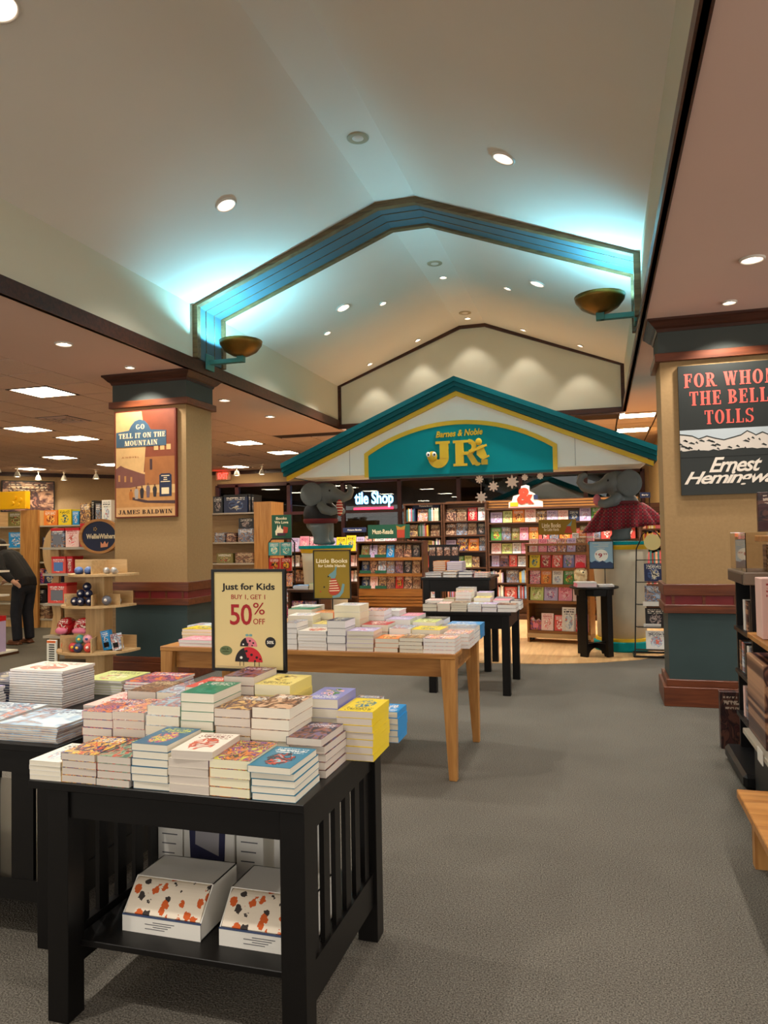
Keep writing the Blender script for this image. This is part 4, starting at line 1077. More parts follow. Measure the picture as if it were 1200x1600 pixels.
def gift_box(x, y, w, d, h, lb):
    t = thing('gift_box', lb, 'box', (x, y, SHZ), group='boxed tiger print pillows')
    prof = [(-d/2, 0), (d/2, 0), (d/2, h), (-d/2+d*.34, h), (-d/2, h*.36)]
    for sx in (-1, 1):
        a = sx*w/2
        MB().prism(prof, min(a, a-sx*.004), max(a, a-sx*.004), 'x').build('side_panel', M_CARD, t)
    MB().box(-w/2, w/2, -d/2+d*.34, d/2, h-.003, h).build('lid', M_CARD, t)
    MB().box(-w/2, w/2, d/2-.004, d/2, 0, h).box(-w/2, w/2, -d/2, d/2, 0, .004).build('tray', M_CARD, t)
    fp = MB().box(-w/2, w/2, -d/2-.001, -d/2+.003, 0, h*.36).build('front_panel', M_CARD, t)
    MB().box(-w/2, w/2, -d/2-.002, -d/2+.004, h*.36, h*.36+.004).build('edge_line', M_CARDL, fp)
    mb = MB()
    for k in range(4): mb.box(-.01-.03*(k % 2)-.02, .05-.012*k, -d/2-.0018, -d/2-.001, h*.26-k*h*.05, h*.275-k*h*.05)
    mb.build('printed_lines', M_INK, fp)['kind'] = 'stuff'
    pl = MB(); n = 10; pts = [(-d/2+.008, h*.37)]
    for k in range(n+1):
        f_ = k/n; pts.append((-d/2+.006+(d*.34)*f_, h*.40+(h*.55)*math.sin(f_*math.pi/2)))
    pts += [(d/2-.02, h*.9), (d/2-.02, .02), (-d/2+.02, .02)]
    pl.prism(pts, -w/2+.006, w/2-.006, 'x'); pl.build('printed_pillow', M_TIGER, t, smooth=False)
gx0 = atY(190, 1425, 2.14).x; gx1 = atY(312, 1440, 2.14).x
gift_box((gx0+gx1)/2, 2.27, gx1-gx0, .25, .145, 'open fronted box with tiger print pillow, left on the table shelf')
gx2 = atY(341, 1440, 2.14).x
gift_box(gx2+(gx1-gx0)/2, 2.27, gx1-gx0, .25, .145, 'open fronted box with tiger print pillow, right on the table shelf')
def carton(x, y, z, w, d, h, lb, bag):
    t = thing('gift_carton', lb, 'box', (x, y, z), group='upright cartons on the table shelf')
    MB().box(-w/2, w/2, -d/2, d/2, 0, h).build('carton', M_CARD, t, bevel=.002)
    if bag:
        MB().prism([(-w*.36, h*.22), (w*.30, h*.12), (w*.34, h*.75), (w*.2, h*.95), (-w*.3, h*.98), (-w*.38, h*.6)], -d/2-.002, -d/2).build('printed_bag', mat('navy_print', (40, 40, 72), .6), t)
        MB().prism([(-w*.26, h*.40), (w*.20, h*.28), (w*.22, h*.68), (-w*.24, h*.80)], -d/2-.003, -d/2-.002).build('bag_window', mat('grey_print', (150, 146, 148), .6), t)
    else:
        mb = MB()
        for k in range(6): mb.box(-w*.32, w*(.3-.06*(k % 3)), -d/2-.001, -d/2, h*(.85-.12*k)-.002, h*(.85-.12*k)+.002)
        mb.build('printed_lines', M_INK, t)['kind'] = 'stuff'
y2 = 2.56
for k, (a, b_, bg) in enumerate(((247, 285, 0), (287, 366, 1), (369, 411, 0), (428, 500, 0))):
    xa, xb = px(a, y2, 1320), px(b_, y2, 1320)
    carton((xa+xb)/2, y2+.06, SHZ, xb-xa, .12, .30, ['narrow white carton left of the navy pouch carton', 'white carton printed with a navy pouch', 'narrow white carton right of the navy pouch carton', 'white carton behind the right table slats'][k], bg)

# framed sign on a pole: ladybug offer
def frame_sign(name, lb, x, y, zb, zt2, xa, xb, zfoot, face, parts, fr=.011, group=None):
    t = thing(name, lb, 'sign', (x, y, zfoot), group=group)
    W_, H_ = xb-xa, zt2-zb; dx = xa-x; dz = zb-zfoot
    MB().box(dx+fr*.5, dx+W_-fr*.5, -.004, .004, dz+fr*.5, dz+H_-fr*.5).build('sign_panel', face, t)
    MB().strip([(dx, dz), (dx+W_, dz), (dx+W_, dz+H_), (dx, dz+H_)], [(dx+fr, dz+fr), (dx+W_-fr, dz+fr), (dx+W_-fr, dz+H_-fr), (dx+fr, dz+H_-fr)], -.009, .009, 'y', close=True).build('frame', M_BLACKM, t)
    MB().tube([(0, .0, 0), (0, .0, dz+.01)], .005, 8).build('pole', M_BLACKM, t)
    MB().box(-.04, .04, -.006, .006, 0, .006).build('foot', M_BLACKM, t)
    parts(t, dx, dz, W_, H_)
    return t
M_SAND = mat('sign_sand', (214, 194, 136), .6); M_CRIM = mat('sign_crimson', (160, 20, 30), .6); M_INKB = mat('sign_black_ink', (22, 20, 22), .6)
def ladybug(t, dx, dz, W, H):
    def P_(u, v): return dx+u*W, dz+v*H
    y = -.004
    def tx(s, u, v, w, h, m, **k):
        mb = MB(); c = P_(u, v); text(mb, s, c[0], c[1], w*W, h*H, y, .0012, **k); mb.build('lettering', m, t)
    tx('Just for Kids', .50, .82, .72, .085, M_INKB, bold=.022)
    tx('BUY 1, GET 1', .50, .725, .46, .052, M_CRIM)
    tx('50', .40, .555, .30, .205, M_CRIM, bold=.012, space=.95)
    tx('%', .645, .615, .155, .115, M_CRIM); tx('OFF', .645, .49, .155, .055, M_CRIM)
    def dome(cx, cz, rx, rz, a0, a1, m, nm, d=.0012, yy_=y):
        pts = [P_(cx+rx*math.cos(R(a0+(a1-a0)*i/16)), cz+rz*math.sin(R(a0+(a1-a0)*i/16))) for i in range(17)]
        if a1-a0 < 359: pts.append(P_(cx, cz))
        mb = MB(); mb.prism(pts, yy_-d, yy_); mb.build(nm, m, t)
    RB = mat('sign_ladybug_red', (196, 30, 42), .6); PKB = mat('sign_ladybug_pink', (214, 120, 130), .6)
    dome(.50, .095, .185, .145, 0, 110, RB, 'ladybug_wing'); dome(.50, .095, .185, .145, 110, 180, M_INKB, 'ladybug_head')
    dome(.50, .245, .115, .09, 0, 110, PKB, 'small_ladybug_wing'); dome(.50, .245, .115, .09, 110, 180, M_INKB, 'small_ladybug_head')
    for a, b_, r_ in ((.47, .20, .017), (.54, .165, .018), (.61, .14, .017), (.49, .125, .018), (.585, .105, .014), (.655, .125, .011)): dome(a, b_, r_, r_*.72, 0, 360, M_INKB, 'ladybug_spot', .0008, y-.0012)
    for a, b_, r_ in ((.52, .30, .013), (.565, .28, .012), (.49, .27, .012), (.55, .255, .010)): dome(a, b_, r_, r_*.72, 0, 360, M_INKB, 'ladybug_spot', .0008, y-.0012)
    dome(.40, .135, .018, .013, 0, 360, M_WHITE, 'ladybug_eye', .0008, y-.0012); dome(.43, .265, .011, .008, 0, 360, M_WHITE, 'ladybug_eye', .0008, y-.0012)
    for a in (.38, .43, .58, .64): mb = MB(); c = P_(a, .075); mb.box(c[0]-.0012, c[0]+.0012, y-.001, y, c[1]-.008, c[1]+.008); mb.build('ladybug_leg', M_INKB, t)
    for a, an in ((.48, 60), (.53, 120)): dome(a, .355, .022, .012, 0, 360, mat('sign_leaf_blue', (110, 160, 160), .6), 'ladybug_antenna')
    dome(.19, .20, .085, .045, 0, 360, mat('sign_moss', (92, 110, 70), .6), 'speech_bubble'); tx('BIG &\nsmaller', .19, .205, .10, .04, M_WHITE)
    dome(.795, .29, .07, .052, 0, 360, M_INKB, 'round_badge')
    mb = MB(); c = P_(.795, .29); text(mb, '50%', c[0], c[1], .09*W, .03*H, y-.0012, .0008, bold=.02); mb.build('badge_lettering', M_WHITE, t)
    mb = MB(); a = P_(.06, .045); b_ = P_(.45, .045); mb.box(a[0], b_[0], y-.0008, y, a[1], a[1]+.0008).box(a[0], b_[0], y-.0008, y, a[1]-.005, a[1]-.0042); mb.build('fine_print', M_INK, t)
ys = 2.70
c0 = atY(333, 1047, ys); c1 = atY(446, 889, ys)
frame_sign('framed_sign', 'sand coloured ladybug offer sign standing on the near table', (c0.x+c1.x)/2-.01, ys, c0.z, c1.z, c0.x, c1.x, T1Z, M_SAND, ladybug)

# ---------------------------------------------------------------- honey oak table
T3Z = .785; OX0, OX1, OY0, OY1 = -2.99, -.885, 4.55, 5.5
t = thing('oak_table', 'honey oak table with tapered legs full of stacked books', 'table', ((OX0+OX1)/2, (OY0+OY1)/2, 0))
ax, ay = (OX1-OX0)/2, (OY1-OY0)/2
MB().box(-ax, ax, -ay, ay, T3Z-.032, T3Z).build('tabletop', M_OAK, t, bevel=.003)
for sx in (-1, 1):
    for sy in (-1, 1):
        a, b_ = sx*(ax-.05), sy*(ay-.05)
        def sq(x, y, w): return [(x-w, y-w), (x+w, y-w), (x+w, y+w), (x-w, y+w)]
        tp = sq(a, b_, .048); bt = sq(a+sx*.02, b_+sy*.02, .025)
        MB().hexa([(p[0], p[1], 0) for p in bt], [(p[0], p[1], T3Z-.032) for p in tp]).build('leg', M_OAKZ, t, bevel=.003)
for sy in (-1, 1):
    MB().box(-ax+.10, ax-.10, sy*(ay-.06)-.012, sy*(ay-.06)+.012, T3Z-.15, T3Z-.032).build('apron', M_OAK, t)
for sx in (-1, 1):
    MB().box(sx*(ax-.06)-.012, sx*(ax-.06)+.012, -ay+.10, ay-.10, T3Z-.15, T3Z-.032).build('apron', M_OAK, t)
G3 = 'paperbacks stacked on the honey oak table'
random.seed(23)
W3 = 'stack on the oak table'
row('paperback', 4.57, T3Z, [
 (279, 331, 1000, 2, 'pink', PG_WHITE, 'front pink covered'),
 (446, 464, 973, 5, 'stormy', PG_WHITE, 'half hidden front'),
 (465, 510, 986, 6, 'crab', PG_WHITE, 'short white front'),
 (511, 540, 970, 4, 'navy', PG_WHITE, 'tall narrow front'),
 (541, 583, 986, 5, 'lavender', PG_CREAM, 'mauve topped front'),
 (585, 622, 998, 3, 'orange', PG_CREAM, 'orange topped front'),
 (623, 660, 997, 4, 'lion', PG_CREAM, 'tan topped front'),
 (661, 711, 998, 4, 'pinkart', PG_WHITE, 'rightmost front')], .205, W3, G3)
row('paperback', 4.80, T3Z, [
 (284, 333, 983, 4, 'yellow', PG_CREAM, 'yellow covered left', dict(flip=True)),
 (448, 486, 962, 5, 'green', PG_CREAM, 'green striped second row', dict(top='white', rz=.1)),
 (488, 515, 975, 3, 'paleyel', PG_WHITE, 'short second row'),
 (521, 562, 946, 6, 'white', PG_IVORY, 'tallest cream second row'),
 (565, 606, 976, 3, 'red', PG_CREAM, 'red covered second row'),
 (608, 642, 982, 3, 'sky', PG_WHITE, 'blue grey second row'),
 (644, 690, 984, 3, 'yellow', PG_CREAM, 'yellow covered second row', dict(rz=-.08)),
 (692, 733, 990, 4, 'pinkart', PG_WHITE, 'right end second row')], .205, W3, G3)
row('paperback', 5.03, T3Z, [
 (292, 336, 978, 3, 'sky', PG_WHITE, 'blue topped left third row'),
 (450, 488, 952, 5, 'green', PG_CREAM, 'dark green third row'),
 (490, 520, 957, 4, 'teal', PG_CREAM, 'teal sided third row', dict(top='orange', flip=True)),
 (524, 562, 953, 5, 'blush', PG_WHITE, 'hidden third row'),
 (567, 600, 954, 6, 'pinkart', PG_WHITE, 'pink edged third row'),
 (602, 640, 968, 4, 'lavender', PG_WHITE, 'lilac topped third row'),
 (645, 682, 972, 4, 'lime', PG_WHITE, 'lime topped third row'),
 (684, 742, 981, 3, 'stormy', PG_WHITE, 'grey topped third row')], .205, W3, G3)
row('paperback', 5.26, T3Z, [
 (455, 492, 948, 4, 'white', PG_CREAM, 'white topped back row'),
 (580, 624, 954, 5, 'white', PG_WHITE, 'white and red back row', dict(hard=True, name='hardcover_book')),
 (626, 655, 962, 3, 'pink', PG_WHITE, 'pink topped back row'),
 (657, 695, 968, 2, 'black', PG_WHITE, 'thin dark back row'),
 (697, 750, 976, 3, 'cyan', PG_CREAM, 'blue edged right end back row', dict(flip=True))], .205, W3, G3)
# olive kangaroo sign on the oak table
M_OLIVE = mat('sign_olive', (140, 116, 22), .6); M_CREAMI = mat('sign_cream_ink', (238, 226, 190), .6)
M_SGREY = mat('sign_blue_grey', (104, 150, 156), .6); M_SRED = mat('sign_brick', (176, 64, 44), .6)
def kanga(t, dx, dz, W, H, words=True):
    y = -.004
    def P_(u, v): return (dx+u*W, dz+v*H)
    if words:
        for s, v, w, h in (('Little Books', .78, .84, .085), ('for Little Hands', .68, .74, .06)):
            mb = MB(); c = P_(.5, v); text(mb, s, c[0], c[1], w*W, h*H, y, .0012, bold=.02); mb.build('lettering', M_CREAMI, t)
    def pg(pts, m, nm, d=.0012): MB().prism([P_(*p) for p in pts], y-d, y).build(nm, m, t)
    pg([(.40, .47), (.44, .51), (.52, .55), (.58, .60), (.60, .66), (.64, .66), (.62, .58), (.62, .50), (.58, .42), (.48, .42), (.46, .46)], M_SGREY, 'animal_head')
    pg([(.78, .32), (.84, .30), (.80, .14), (.70, .04), (.52, .02), (.50, .06), (.66, .10), (.74, .18)], M_SGREY, 'animal_tail')
    pg([(.48, .42), (.60, .42), (.72, .24), (.72, .16), (.60, .08), (.46, .09), (.40, .16), (.44, .28)], M_SRED, 'animal_jumper', .0016)
    for k in range(5): pg([(.43, .16+.05*k), (.70-.02*k, .17+.05*k), (.70-.02*k, .185+.05*k), (.43, .175+.05*k)], M_CREAMI, 'jumper_stripe', .002)
    pg([(.385, .445), (.42, .445), (.42, .475), (.385, .475)], M_INKB, 'animal_nose', .0016)
    pg([(.27, .23), (.31, .23), (.31, .26), (.27, .26)], M_INKB, 'dot'); pg([(.17, .14), (.21, .14), (.21, .165), (.17, .165)], M_SRED, 'dot')
ys = 5.24
c0 = atY(490, 936, ys); c1 = atY(547, 859, ys)
frame_sign('framed_sign', 'olive sign with striped jumper animal above the oak table', (c0.x+c1.x)/2-.0, 5.247, c0.z, c1.z, c0.x, c1.x, T3Z, M_OLIVE, kanga, fr=.007)

# ---------------------------------------------------------------- dark nesting tables inside the department
def plain_table(lb, x0, x1, y0, y1, zt, L=.075):
    t = thing('nesting_table', lb, 'table', ((x0+x1)/2, (y0+y1)/2, 0), group='dark nesting tables')
    ax, ay = (x1-x0)/2, (y1-y0)/2
    MB().box(-ax-.02, ax+.02, -ay-.02, ay+.02, zt-.03, zt).build('tabletop', M_BLACK, t, bevel=.003)
    for sx in (-1, 1):
        for sy in (-1, 1):
            a, b_ = sx*(ax-L/2), sy*(ay-L/2)
            MB().box(a-L/2, a+L/2, b_-L/2, b_+L/2, 0, zt-.03).build('leg', M_BLACK, t, bevel=.002)
    for sy in (-1, 1): MB().box(-ax+L, ax-L, sy*(ay-.02)-.012, sy*(ay-.02)+.012, zt-.16, zt-.03).build('apron', M_BLACK, t)
    for sx in (-1, 1): MB().box(sx*(ax-.02)-.012, sx*(ax-.02)+.012, -ay+L, ay-L, zt-.16, zt-.03).build('apron', M_BLACK, t)
T4Z = .79
plain_table('lower dark table with paperbacks at the department entrance', px(668, 7.05, 950), -.845, 7.05, 7.95, T4Z)
T5Z = 1.05
plain_table('taller dark table behind the lower one', px(662, 8.3, 900), px(765, 8.3, 900), 8.25, 8.95, T5Z)
G4 = 'books on the dark nesting tables'; W4 = 'stack on the lower dark table'
row('paperback', 7.07, T4Z, [
 (660, 682, 944, 2, 'black', PG_CREAM, 'leftmost front', dict(depth=.22)), (683, 703, 943, 3, 'blush', PG_CREAM, 'second front'), (704, 729, 942, 4, 'brown', PG_CREAM, 'third front'),
 (730, 752, 944, 3, 'sky', PG_WHITE, 'fourth front', dict(flip=True)), (753, 776, 944, 3, 'lavender', PG_WHITE, 'fifth front'), (777, 806, 945, 2, 'sepia', PG_WHITE, 'rightmost front')], .22, W4, G4)
row('paperback', 7.32, T4Z, [
 (664, 690, 938, 3, 'blush', PG_WHITE, 'pink topped second row'), (692, 710, 936, 4, 'olive', PG_CREAM, 'olive second row'), (711, 736, 925, 5, 'pinkart', PG_WHITE, 'tall second row'),
 (740, 766, 934, 3, 'paleyel', PG_WHITE, 'pale yellow second row'), (770, 796, 938, 2, 'pink', PG_WHITE, 'pink second row'), (798, 814, 939, 2, 'navy', PG_WHITE, 'navy second row')], .22, W4, G4)
row('paperback', 7.60, T4Z, [
 (712, 740, 919, 4, 'stormy', PG_CREAM, 'tallest back row'), (744, 768, 926, 4, 'lavender', PG_CREAM, 'mauve back row'), (772, 800, 935, 2, 'stormy', PG_WHITE, 'flat back row')], .22, W4, G4)
W5 = 'stack on the taller dark table'
row('hardcover_book', 8.28, T5Z, [
 (664, 690, 895, 2, 'stormy', PG_WHITE, 'leftmost front', dict(hard=True)), (692, 714, 893, 2, 'lion', PG_WHITE, 'second front', dict(hard=True)), (716, 738, 893, 2, 'navy', PG_WHITE, 'third front', dict(hard=True)), (740, 762, 895, 2, 'pinkart', PG_WHITE, 'rightmost front', dict(hard=True))], .26, W5, G4)
row('hardcover_book', 8.58, T5Z, [
 (676, 696, 877, 8, 'orange', PG_CREAM, 'tall orange', dict(hard=True, flip=True)), (698, 722, 878, 8, 'lavender', PG_WHITE, 'tall mauve', dict(hard=True))], .26, W5, G4)
t = thing('book_display', 'black framed row of four portrait books behind the tall stacks', 'display', (px(693, 8.87, 865), 8.87, T5Z), group=None)
w_ = px(716, 8.87, 865)-px(669, 8.87, 865); zt2 = pz(690, 851, 8.87)-T5Z; zb2 = pz(690, 868, 8.87)-T5Z
MB().box(-w_/2, w_/2, 0, .03, 0, zt2).build('case', M_BLACKM, t)
for k in range(4):
    xx = -w_/2+w_*(k+.5)/4
    MB().box(xx-w_*.1, xx+w_*.1, -.008, 0, zb2, zt2-.03).build('portrait_card', [CM('face', 'xz')][0], t)

# round black table with its sign, books and plush dog
RX, RY, RZ = -.09, 9.60, pz(930, 918, 9.35)
t = thing('round_table', 'small round black table in front of the right pedestal', 'table', (RX, RY, 0))
MB().lathe([(.27, RZ-.03), (.30, RZ-.02), (.30, RZ-.005), (.295, RZ)], 36).build('tabletop', M_BLACK, t)
MB().lathe([(.235, RZ-.11), (.24, RZ-.03)], 8).build('apron', M_BLACK, t)
for k in range(4):
    a = R(45+90*k+8); c = Vector((.215*math.cos(a), .215*math.sin(a), 0)); m3 = Matrix.Rotation(a, 3, 'Z')
    MB().box(c.x-.018, c.x+.018, c.y-.05, c.y+.05, 0, RZ-.03, rot=m3).build('leg', M_BLACK, t)
for k in range(2):
    a = R(45+90*k+8); m3 = Matrix.Rotation(a, 3, 'Z'); mb = MB()
    arcp = [(-.20, .0), (-.20, .16)] + [(-.20+.40*i/10, .16) for i in range(1, 10)] + [(.20, .16), (.20, 0)] + [(.15*math.cos(R(180*i/8)), .10*math.sin(R(180*i/8))) for i in range(9)]
    mb.prism(arcp, -.015, .015, 'y'); mb.v = [tuple(m3 @ Vector(v)) for v in mb.v]; mb.build('arched_stretcher', M_BLACK, t)
random.seed(4)
stack('picture_book', RX-.10, RY-.10, RZ, 5, .24, .20, .012, 'pink', PG_WHITE, 'pink sided stack on the round table', 'books on the round table', rz=.25, topk='white', topdesc='white')
stack('picture_book', RX+.14, RY-.05, RZ, 2, .18, .22, .012, 'stormy', PG_WHITE, 'right hand stack on the round table', 'books on the round table', rz=.1, topk='white', topdesc='pale')
M_PLB = mat('sign_powder_blue', (146, 178, 194), .6)
def price(t, dx, dz, W, H):
    y = -.004
    def P_(u, v): return (dx+u*W, dz+v*H)
    MB().prism([P_(.5+.28*math.cos(R(15*i)), .48+.22*math.sin(R(15*i))) for i in range(24)], y-.001, y).build('white_disc', M_WHITE, t)
    MB().prism([P_(0.03, .02), P_(.97, .02), P_(.97, .2), P_(.85, .26), P_(.7, .22), P_(.55, .3), P_(.4, .24), P_(.25, .3), P_(.1, .24), P_(.03, .27)], y-.002, y-.001).build('navy_picture', mat('sign_navy', (44, 62, 92), .6), t)
    mb = MB(); c = P_(.46, .48); text(mb, '9', c[0], c[1], .16*W, .16*H, y-.001, .001, bold=.02); c = P_(.66, .53); text(mb, '99', c[0], c[1], .16*W, .07*H, y-.001, .001); c = P_(.30, .53); text(mb, '$', c[0], c[1], .07*W, .08*H, y-.001, .001); mb.build('price_lettering', M_CRIM, t)
    mb = MB()
    for k, (u, w_) in enumerate(((.5, .7), (.6, .4), (.5, .6), (.5, .3))):
        a = P_(u-w_/2, .92-.06*k); b_ = P_(u+w_/2, .92-.06*k); mb.box(a[0], b_[0], y-.001, y, a[1]-.002, a[1]+.002)
    mb.build('printed_lines', M_CREAMI, t)['kind'] = 'stuff'
ys = RY+.13
c0 = atY(921, 889, ys); c1 = atY(958, 845, ys)
frame_sign('framed_sign', 'powder blue price sign on the round black table', RX+.14, ys+.0, c0.z, c1.z, c0.x, c1.x, RZ, M_PLB, price, fr=.008)
# plush dog sits on a tall stack edge of the table
pt = thing('plush_dog', 'cream plush dog with red hat beside the round table', 'plush toy', (px(907, 9.68, 900), 9.72, RZ))
s_ = (pz(907, 880, 9.7)-RZ)/.30
m = MB(); m.ell((0, 0, .07), (.065, .06, .075)); m.ell((0, -.01, .175), (.068, .066, .064)); m.ell((.03, -.06, .160), (.036, .045, .032))
for sx in (-1, 1):
    m.ell((sx*.045, -.05, .026), (.028, .045, .022)); m.ell((sx*.06, -.02, .10), (.022, .025, .045))
link('body', remeshed(m, 'plush_body', mat('cream_plush', (222, 196, 150), .95, var=.1, scale=60, bump=.3), .009, 3), pt)
MB().lathe([(.085, .225), (.06, .235), (.055, .28), (.03, .295), (.001, .30)], 20, sy=.9).build('hat', mat('red_felt', (172, 26, 34), .9), pt, smooth=True)
for sx in (-1, 1): MB().ell((sx*.068, .01, .155), (.016, .028, .05), 10, 8).build('ear', MATS['cream_plush'], pt, smooth=True)
MB().ell((.036, -.105, .172), (.012, .010, .010), 8, 6).build('nose', M_BLACKM, pt)
for sx in (-1, 1): MB().ell((.0+sx*.028+.02, -.07, .195), (.006, .006, .007), 8, 6).build('eye', M_BLACKM, pt)
# ================================================================ shelving of the children department
ORD = ['first', 'second', 'third', 'fourth', 'fifth', 'sixth', 'seventh', 'eighth', 'ninth', 'tenth', 'eleventh', 'twelfth', 'thirteenth', 'fourteenth', 'fifteenth', 'sixteenth', 'seventeenth', 'eighteenth', 'nineteenth', 'twentieth']
class Unit:
    """a shelf unit: origin at its front left foot, local x along the front, local y to the back"""
    def __init__(s, name, label, x, y, w, h, d, shelves, side, shelf, back, rz=0.0, sides=(1, 1), top=True, thick=.03, group=None, sthick=.025, plinth=True, lip=None):
        s.t = thing(name, label, 'bookcase', (x, y, 0), rz, group)
        s.x, s.y, s.rz, s.w, s.d = x, y, rz, w, d
        t = s.t
        if sides[0]: MB().box(0, thick, 0, d, 0, h).build('side_panel', side, t)
        if sides[1]: MB().box(w-thick, w, 0, d, 0, h).build('side_panel', side, t)
        MB().box(thick, w-thick, d-.02, d, .05, h).build('back_panel', back, t)
        if top: MB().box(-.01, w+.01, -.01, d, h, h+.03).build('top_board', side, t)
        for z in shelves:
            MB().box(thick, w-thick, 0, d-.02, z-sthick, z).build('shelf', shelf, t)
            if lip: MB().box(thick, w-thick, -.012, 0, z-.03, z+.02).build('shelf_lip', lip, t)
        if plinth and min(shelves) > .06: MB().box(thick, w-thick, .03, .05, 0, min(shelves)-sthick).build('plinth', side, t)
    def at(s, lx, ly, z):
        c, n = math.cos(s.rz), math.sin(s.rz)
        return (s.x+lx*c-ly*n, s.y+lx*n+ly*c, z)
def face_out(U, z, items, where, group, lean=9, ly=.10, start=0, kind='picture book', noun='picture_book', h0=.22):
    """items: (local x, width, height, cover)"""
    for i, (lx, w_, h_, ck) in enumerate(items):
        a = R(90-lean); t_ = .012
        lb = '%s %s facing out, %s on %s' % (word(ck), kind, ORD[i+start], where)
        p = U.at(lx, ly+math.cos(a)*h_/2, z+math.sin(a)*h_/2+.001)
        q = Matrix.Rotation(U.rz, 4, 'Z') @ Matrix.Rotation(a, 4, 'X')
        book(noun, lb, group, p, 0, w_, h_, t_, ck, PG_WHITE, rot=q.to_euler())
def auto_items(x0, x1, ws, hs, pal, gap=.006):
    out = []; x = x0
    while True:
        w_ = random.uniform(*ws)
        if x+w_ > x1: break
        out.append((x+w_/2, round(w_, 2), round(random.uniform(*hs), 2), random.choice(pal))); x += round(w_, 2)+gap+random.uniform(0, .01)
    return out
SP_COL = {'rose': (196, 96, 100), 'cream': (222, 208, 178), 'navy': (46, 56, 92), 'teal': (66, 124, 128), 'mustard': (196, 158, 60), 'brick': (150, 58, 44), 'grey': (130, 128, 130), 'lilac': (160, 140, 176), 'forest': (60, 92, 66), 'white': (230, 224, 214), 'sky': (134, 170, 196), 'peach': (224, 170, 140)}
_SM = {}
def spine_run(U, z, x0, x1, hs, where, group, pal=None, ly=.04, tw=(.012, .034)):
    x = x0; pal = pal or list(SP_COL)
    while x < x1-.03:
        t_ = round(random.uniform(*tw), 3); h_ = round(random.uniform(*hs), 2); k = random.choice(pal)
        key = (t_, h_, k)
        if key not in _SM:
            _SM[key] = MB().box(-t_/2+.0006, t_/2-.0006, 0, .17, 0, h_).mesh('shelved_book', mat('spine_'+k, SP_COL[k], .5, var=.35, scale=22, stretch=(1, 1, 2)))
        o = link('shelved_book', _SM[key], None, U.at(x+t_/2, ly, z+.001), (0, 0, U.rz))
        tag(o, '%s book shelved spine out %s' % (k, where), 'book', group+' '+k)
        x += t_
YS = 13.3
def lx(U, p, q=860): return px(p, U.y, q)-U.x
def uz(p, q): return pz(p, q, YS)
random.seed(77)
DARKPAL = ['brown', 'black', 'sepia', 'night', 'stormy', 'navy', 'face']
MIX = ['pink', 'lime', 'sky', 'grass', 'lion', 'purple', 'teal', 'red', 'orange', 'white', 'lavender', 'yellow', 'comic', 'blush']
PINKS = ['pink', 'hotpink', 'blush', 'coral', 'lavender', 'pinkart', 'white', 'red']
DUSK = ['black', 'navy', 'sepia', 'night', 'stormy', 'brown', 'face', 'redblk', 'lavender', 'sky']
# A: narrow case with spines under a navy sign
xa = px(632, YS)
UA = Unit('wall_bookcase', 'narrow walnut bookcase with spine out books under a navy sign', xa, YS, px(692, YS)-xa, 2.10, .32, [.10, .38, .66, .94, 1.24, 1.52, 1.80], M_DWOOD, M_DWOOD, M_DWOOD)
wA = UA.w
GA = 'books in the narrow walnut case'
spine_run(UA, 1.80, .04, wA*.30, (.20, .25), 'at the left of its top shelf, navy sign case', GA); face_out(UA, 1.80, [(wA*.46, .19, .22, 'pinkart')], 'the top shelf under the navy sign', GA)
spine_run(UA, 1.80, wA*.62, wA-.04, (.20, .25), 'at the right of its top shelf, navy sign case', GA)
face_out(UA, 1.52, [(wA*.2, .17, .22, 'lion'), (wA*.78, .17, .21, 'brown')], 'the second shelf under the navy sign', GA); spine_run(UA, 1.52, wA*.36, wA*.64, (.19, .24), 'on its second shelf, navy sign case', GA)
spine_run(UA, 1.24, .04, wA*.45, (.18, .23), 'on its third shelf, navy sign case', GA); face_out(UA, 1.24, [(wA*.58, .16, .20, 'paleyel')], 'the third shelf under the navy sign', GA); spine_run(UA, 1.24, wA*.72, wA-.04, (.18, .23), 'at the right of its third shelf, navy sign case', GA)
for k, z in enumerate((.94, .66, .38, .10)):
    spine_run(UA, z, .04, wA*.45, (.18, .24), 'low in the navy sign case', GA); face_out(UA, z, [(wA*.72, .22, .22, ['coral', 'blush', 'white', 'teal'][k])], 'the %s shelf under the navy sign' % ORD[3+k], GA)
# B: tall case of gift books
xb = px(693, YS)
UB = Unit('wall_bookcase', 'walnut bookcase of dark gift books left of the ampersand sign', xb, YS, px(761, YS)-xb, 2.10, .32, [.10, .38, .66, .94, 1.24, 1.53, 1.79], M_DWOOD, M_DWOOD, M_DWOOD)
GB = 'books in the gift book case'
wB = UB.w
face_out(UB, 1.79, [(.13, .19, .23, 'sepia'), (.33, .18, .22, 'brown'), (.53, .17, .24, 'red'), (.71, .15, .24, 'white')], 'the top shelf left of the ampersand sign', GB)
face_out(UB, 1.53, [(.13, .19, .21, 'face'), (.33, .20, .22, 'stormy'), (.52, .16, .22, 'brown'), (.69, .16, .22, 'black')], 'the second shelf of the dark gift case', GB)
face_out(UB, 1.24, [(.12, .18, .20, 'lavender'), (.33, .20, .23, 'comic'), (.54, .19, .22, 'orange'), (.71, .13, .25, 'stormy')], 'the third shelf of the dark gift case', GB)
face_out(UB, .94, auto_items(.05, wB-.05, (.13, .17), (.19, .22), MIX), 'the fourth shelf of the dark gift case', GB)
for k, z in enumerate((.66, .38)): spine_run(UB, z, .05, wB-.05, (.18, .23), 'low in the dark gift case', GB)
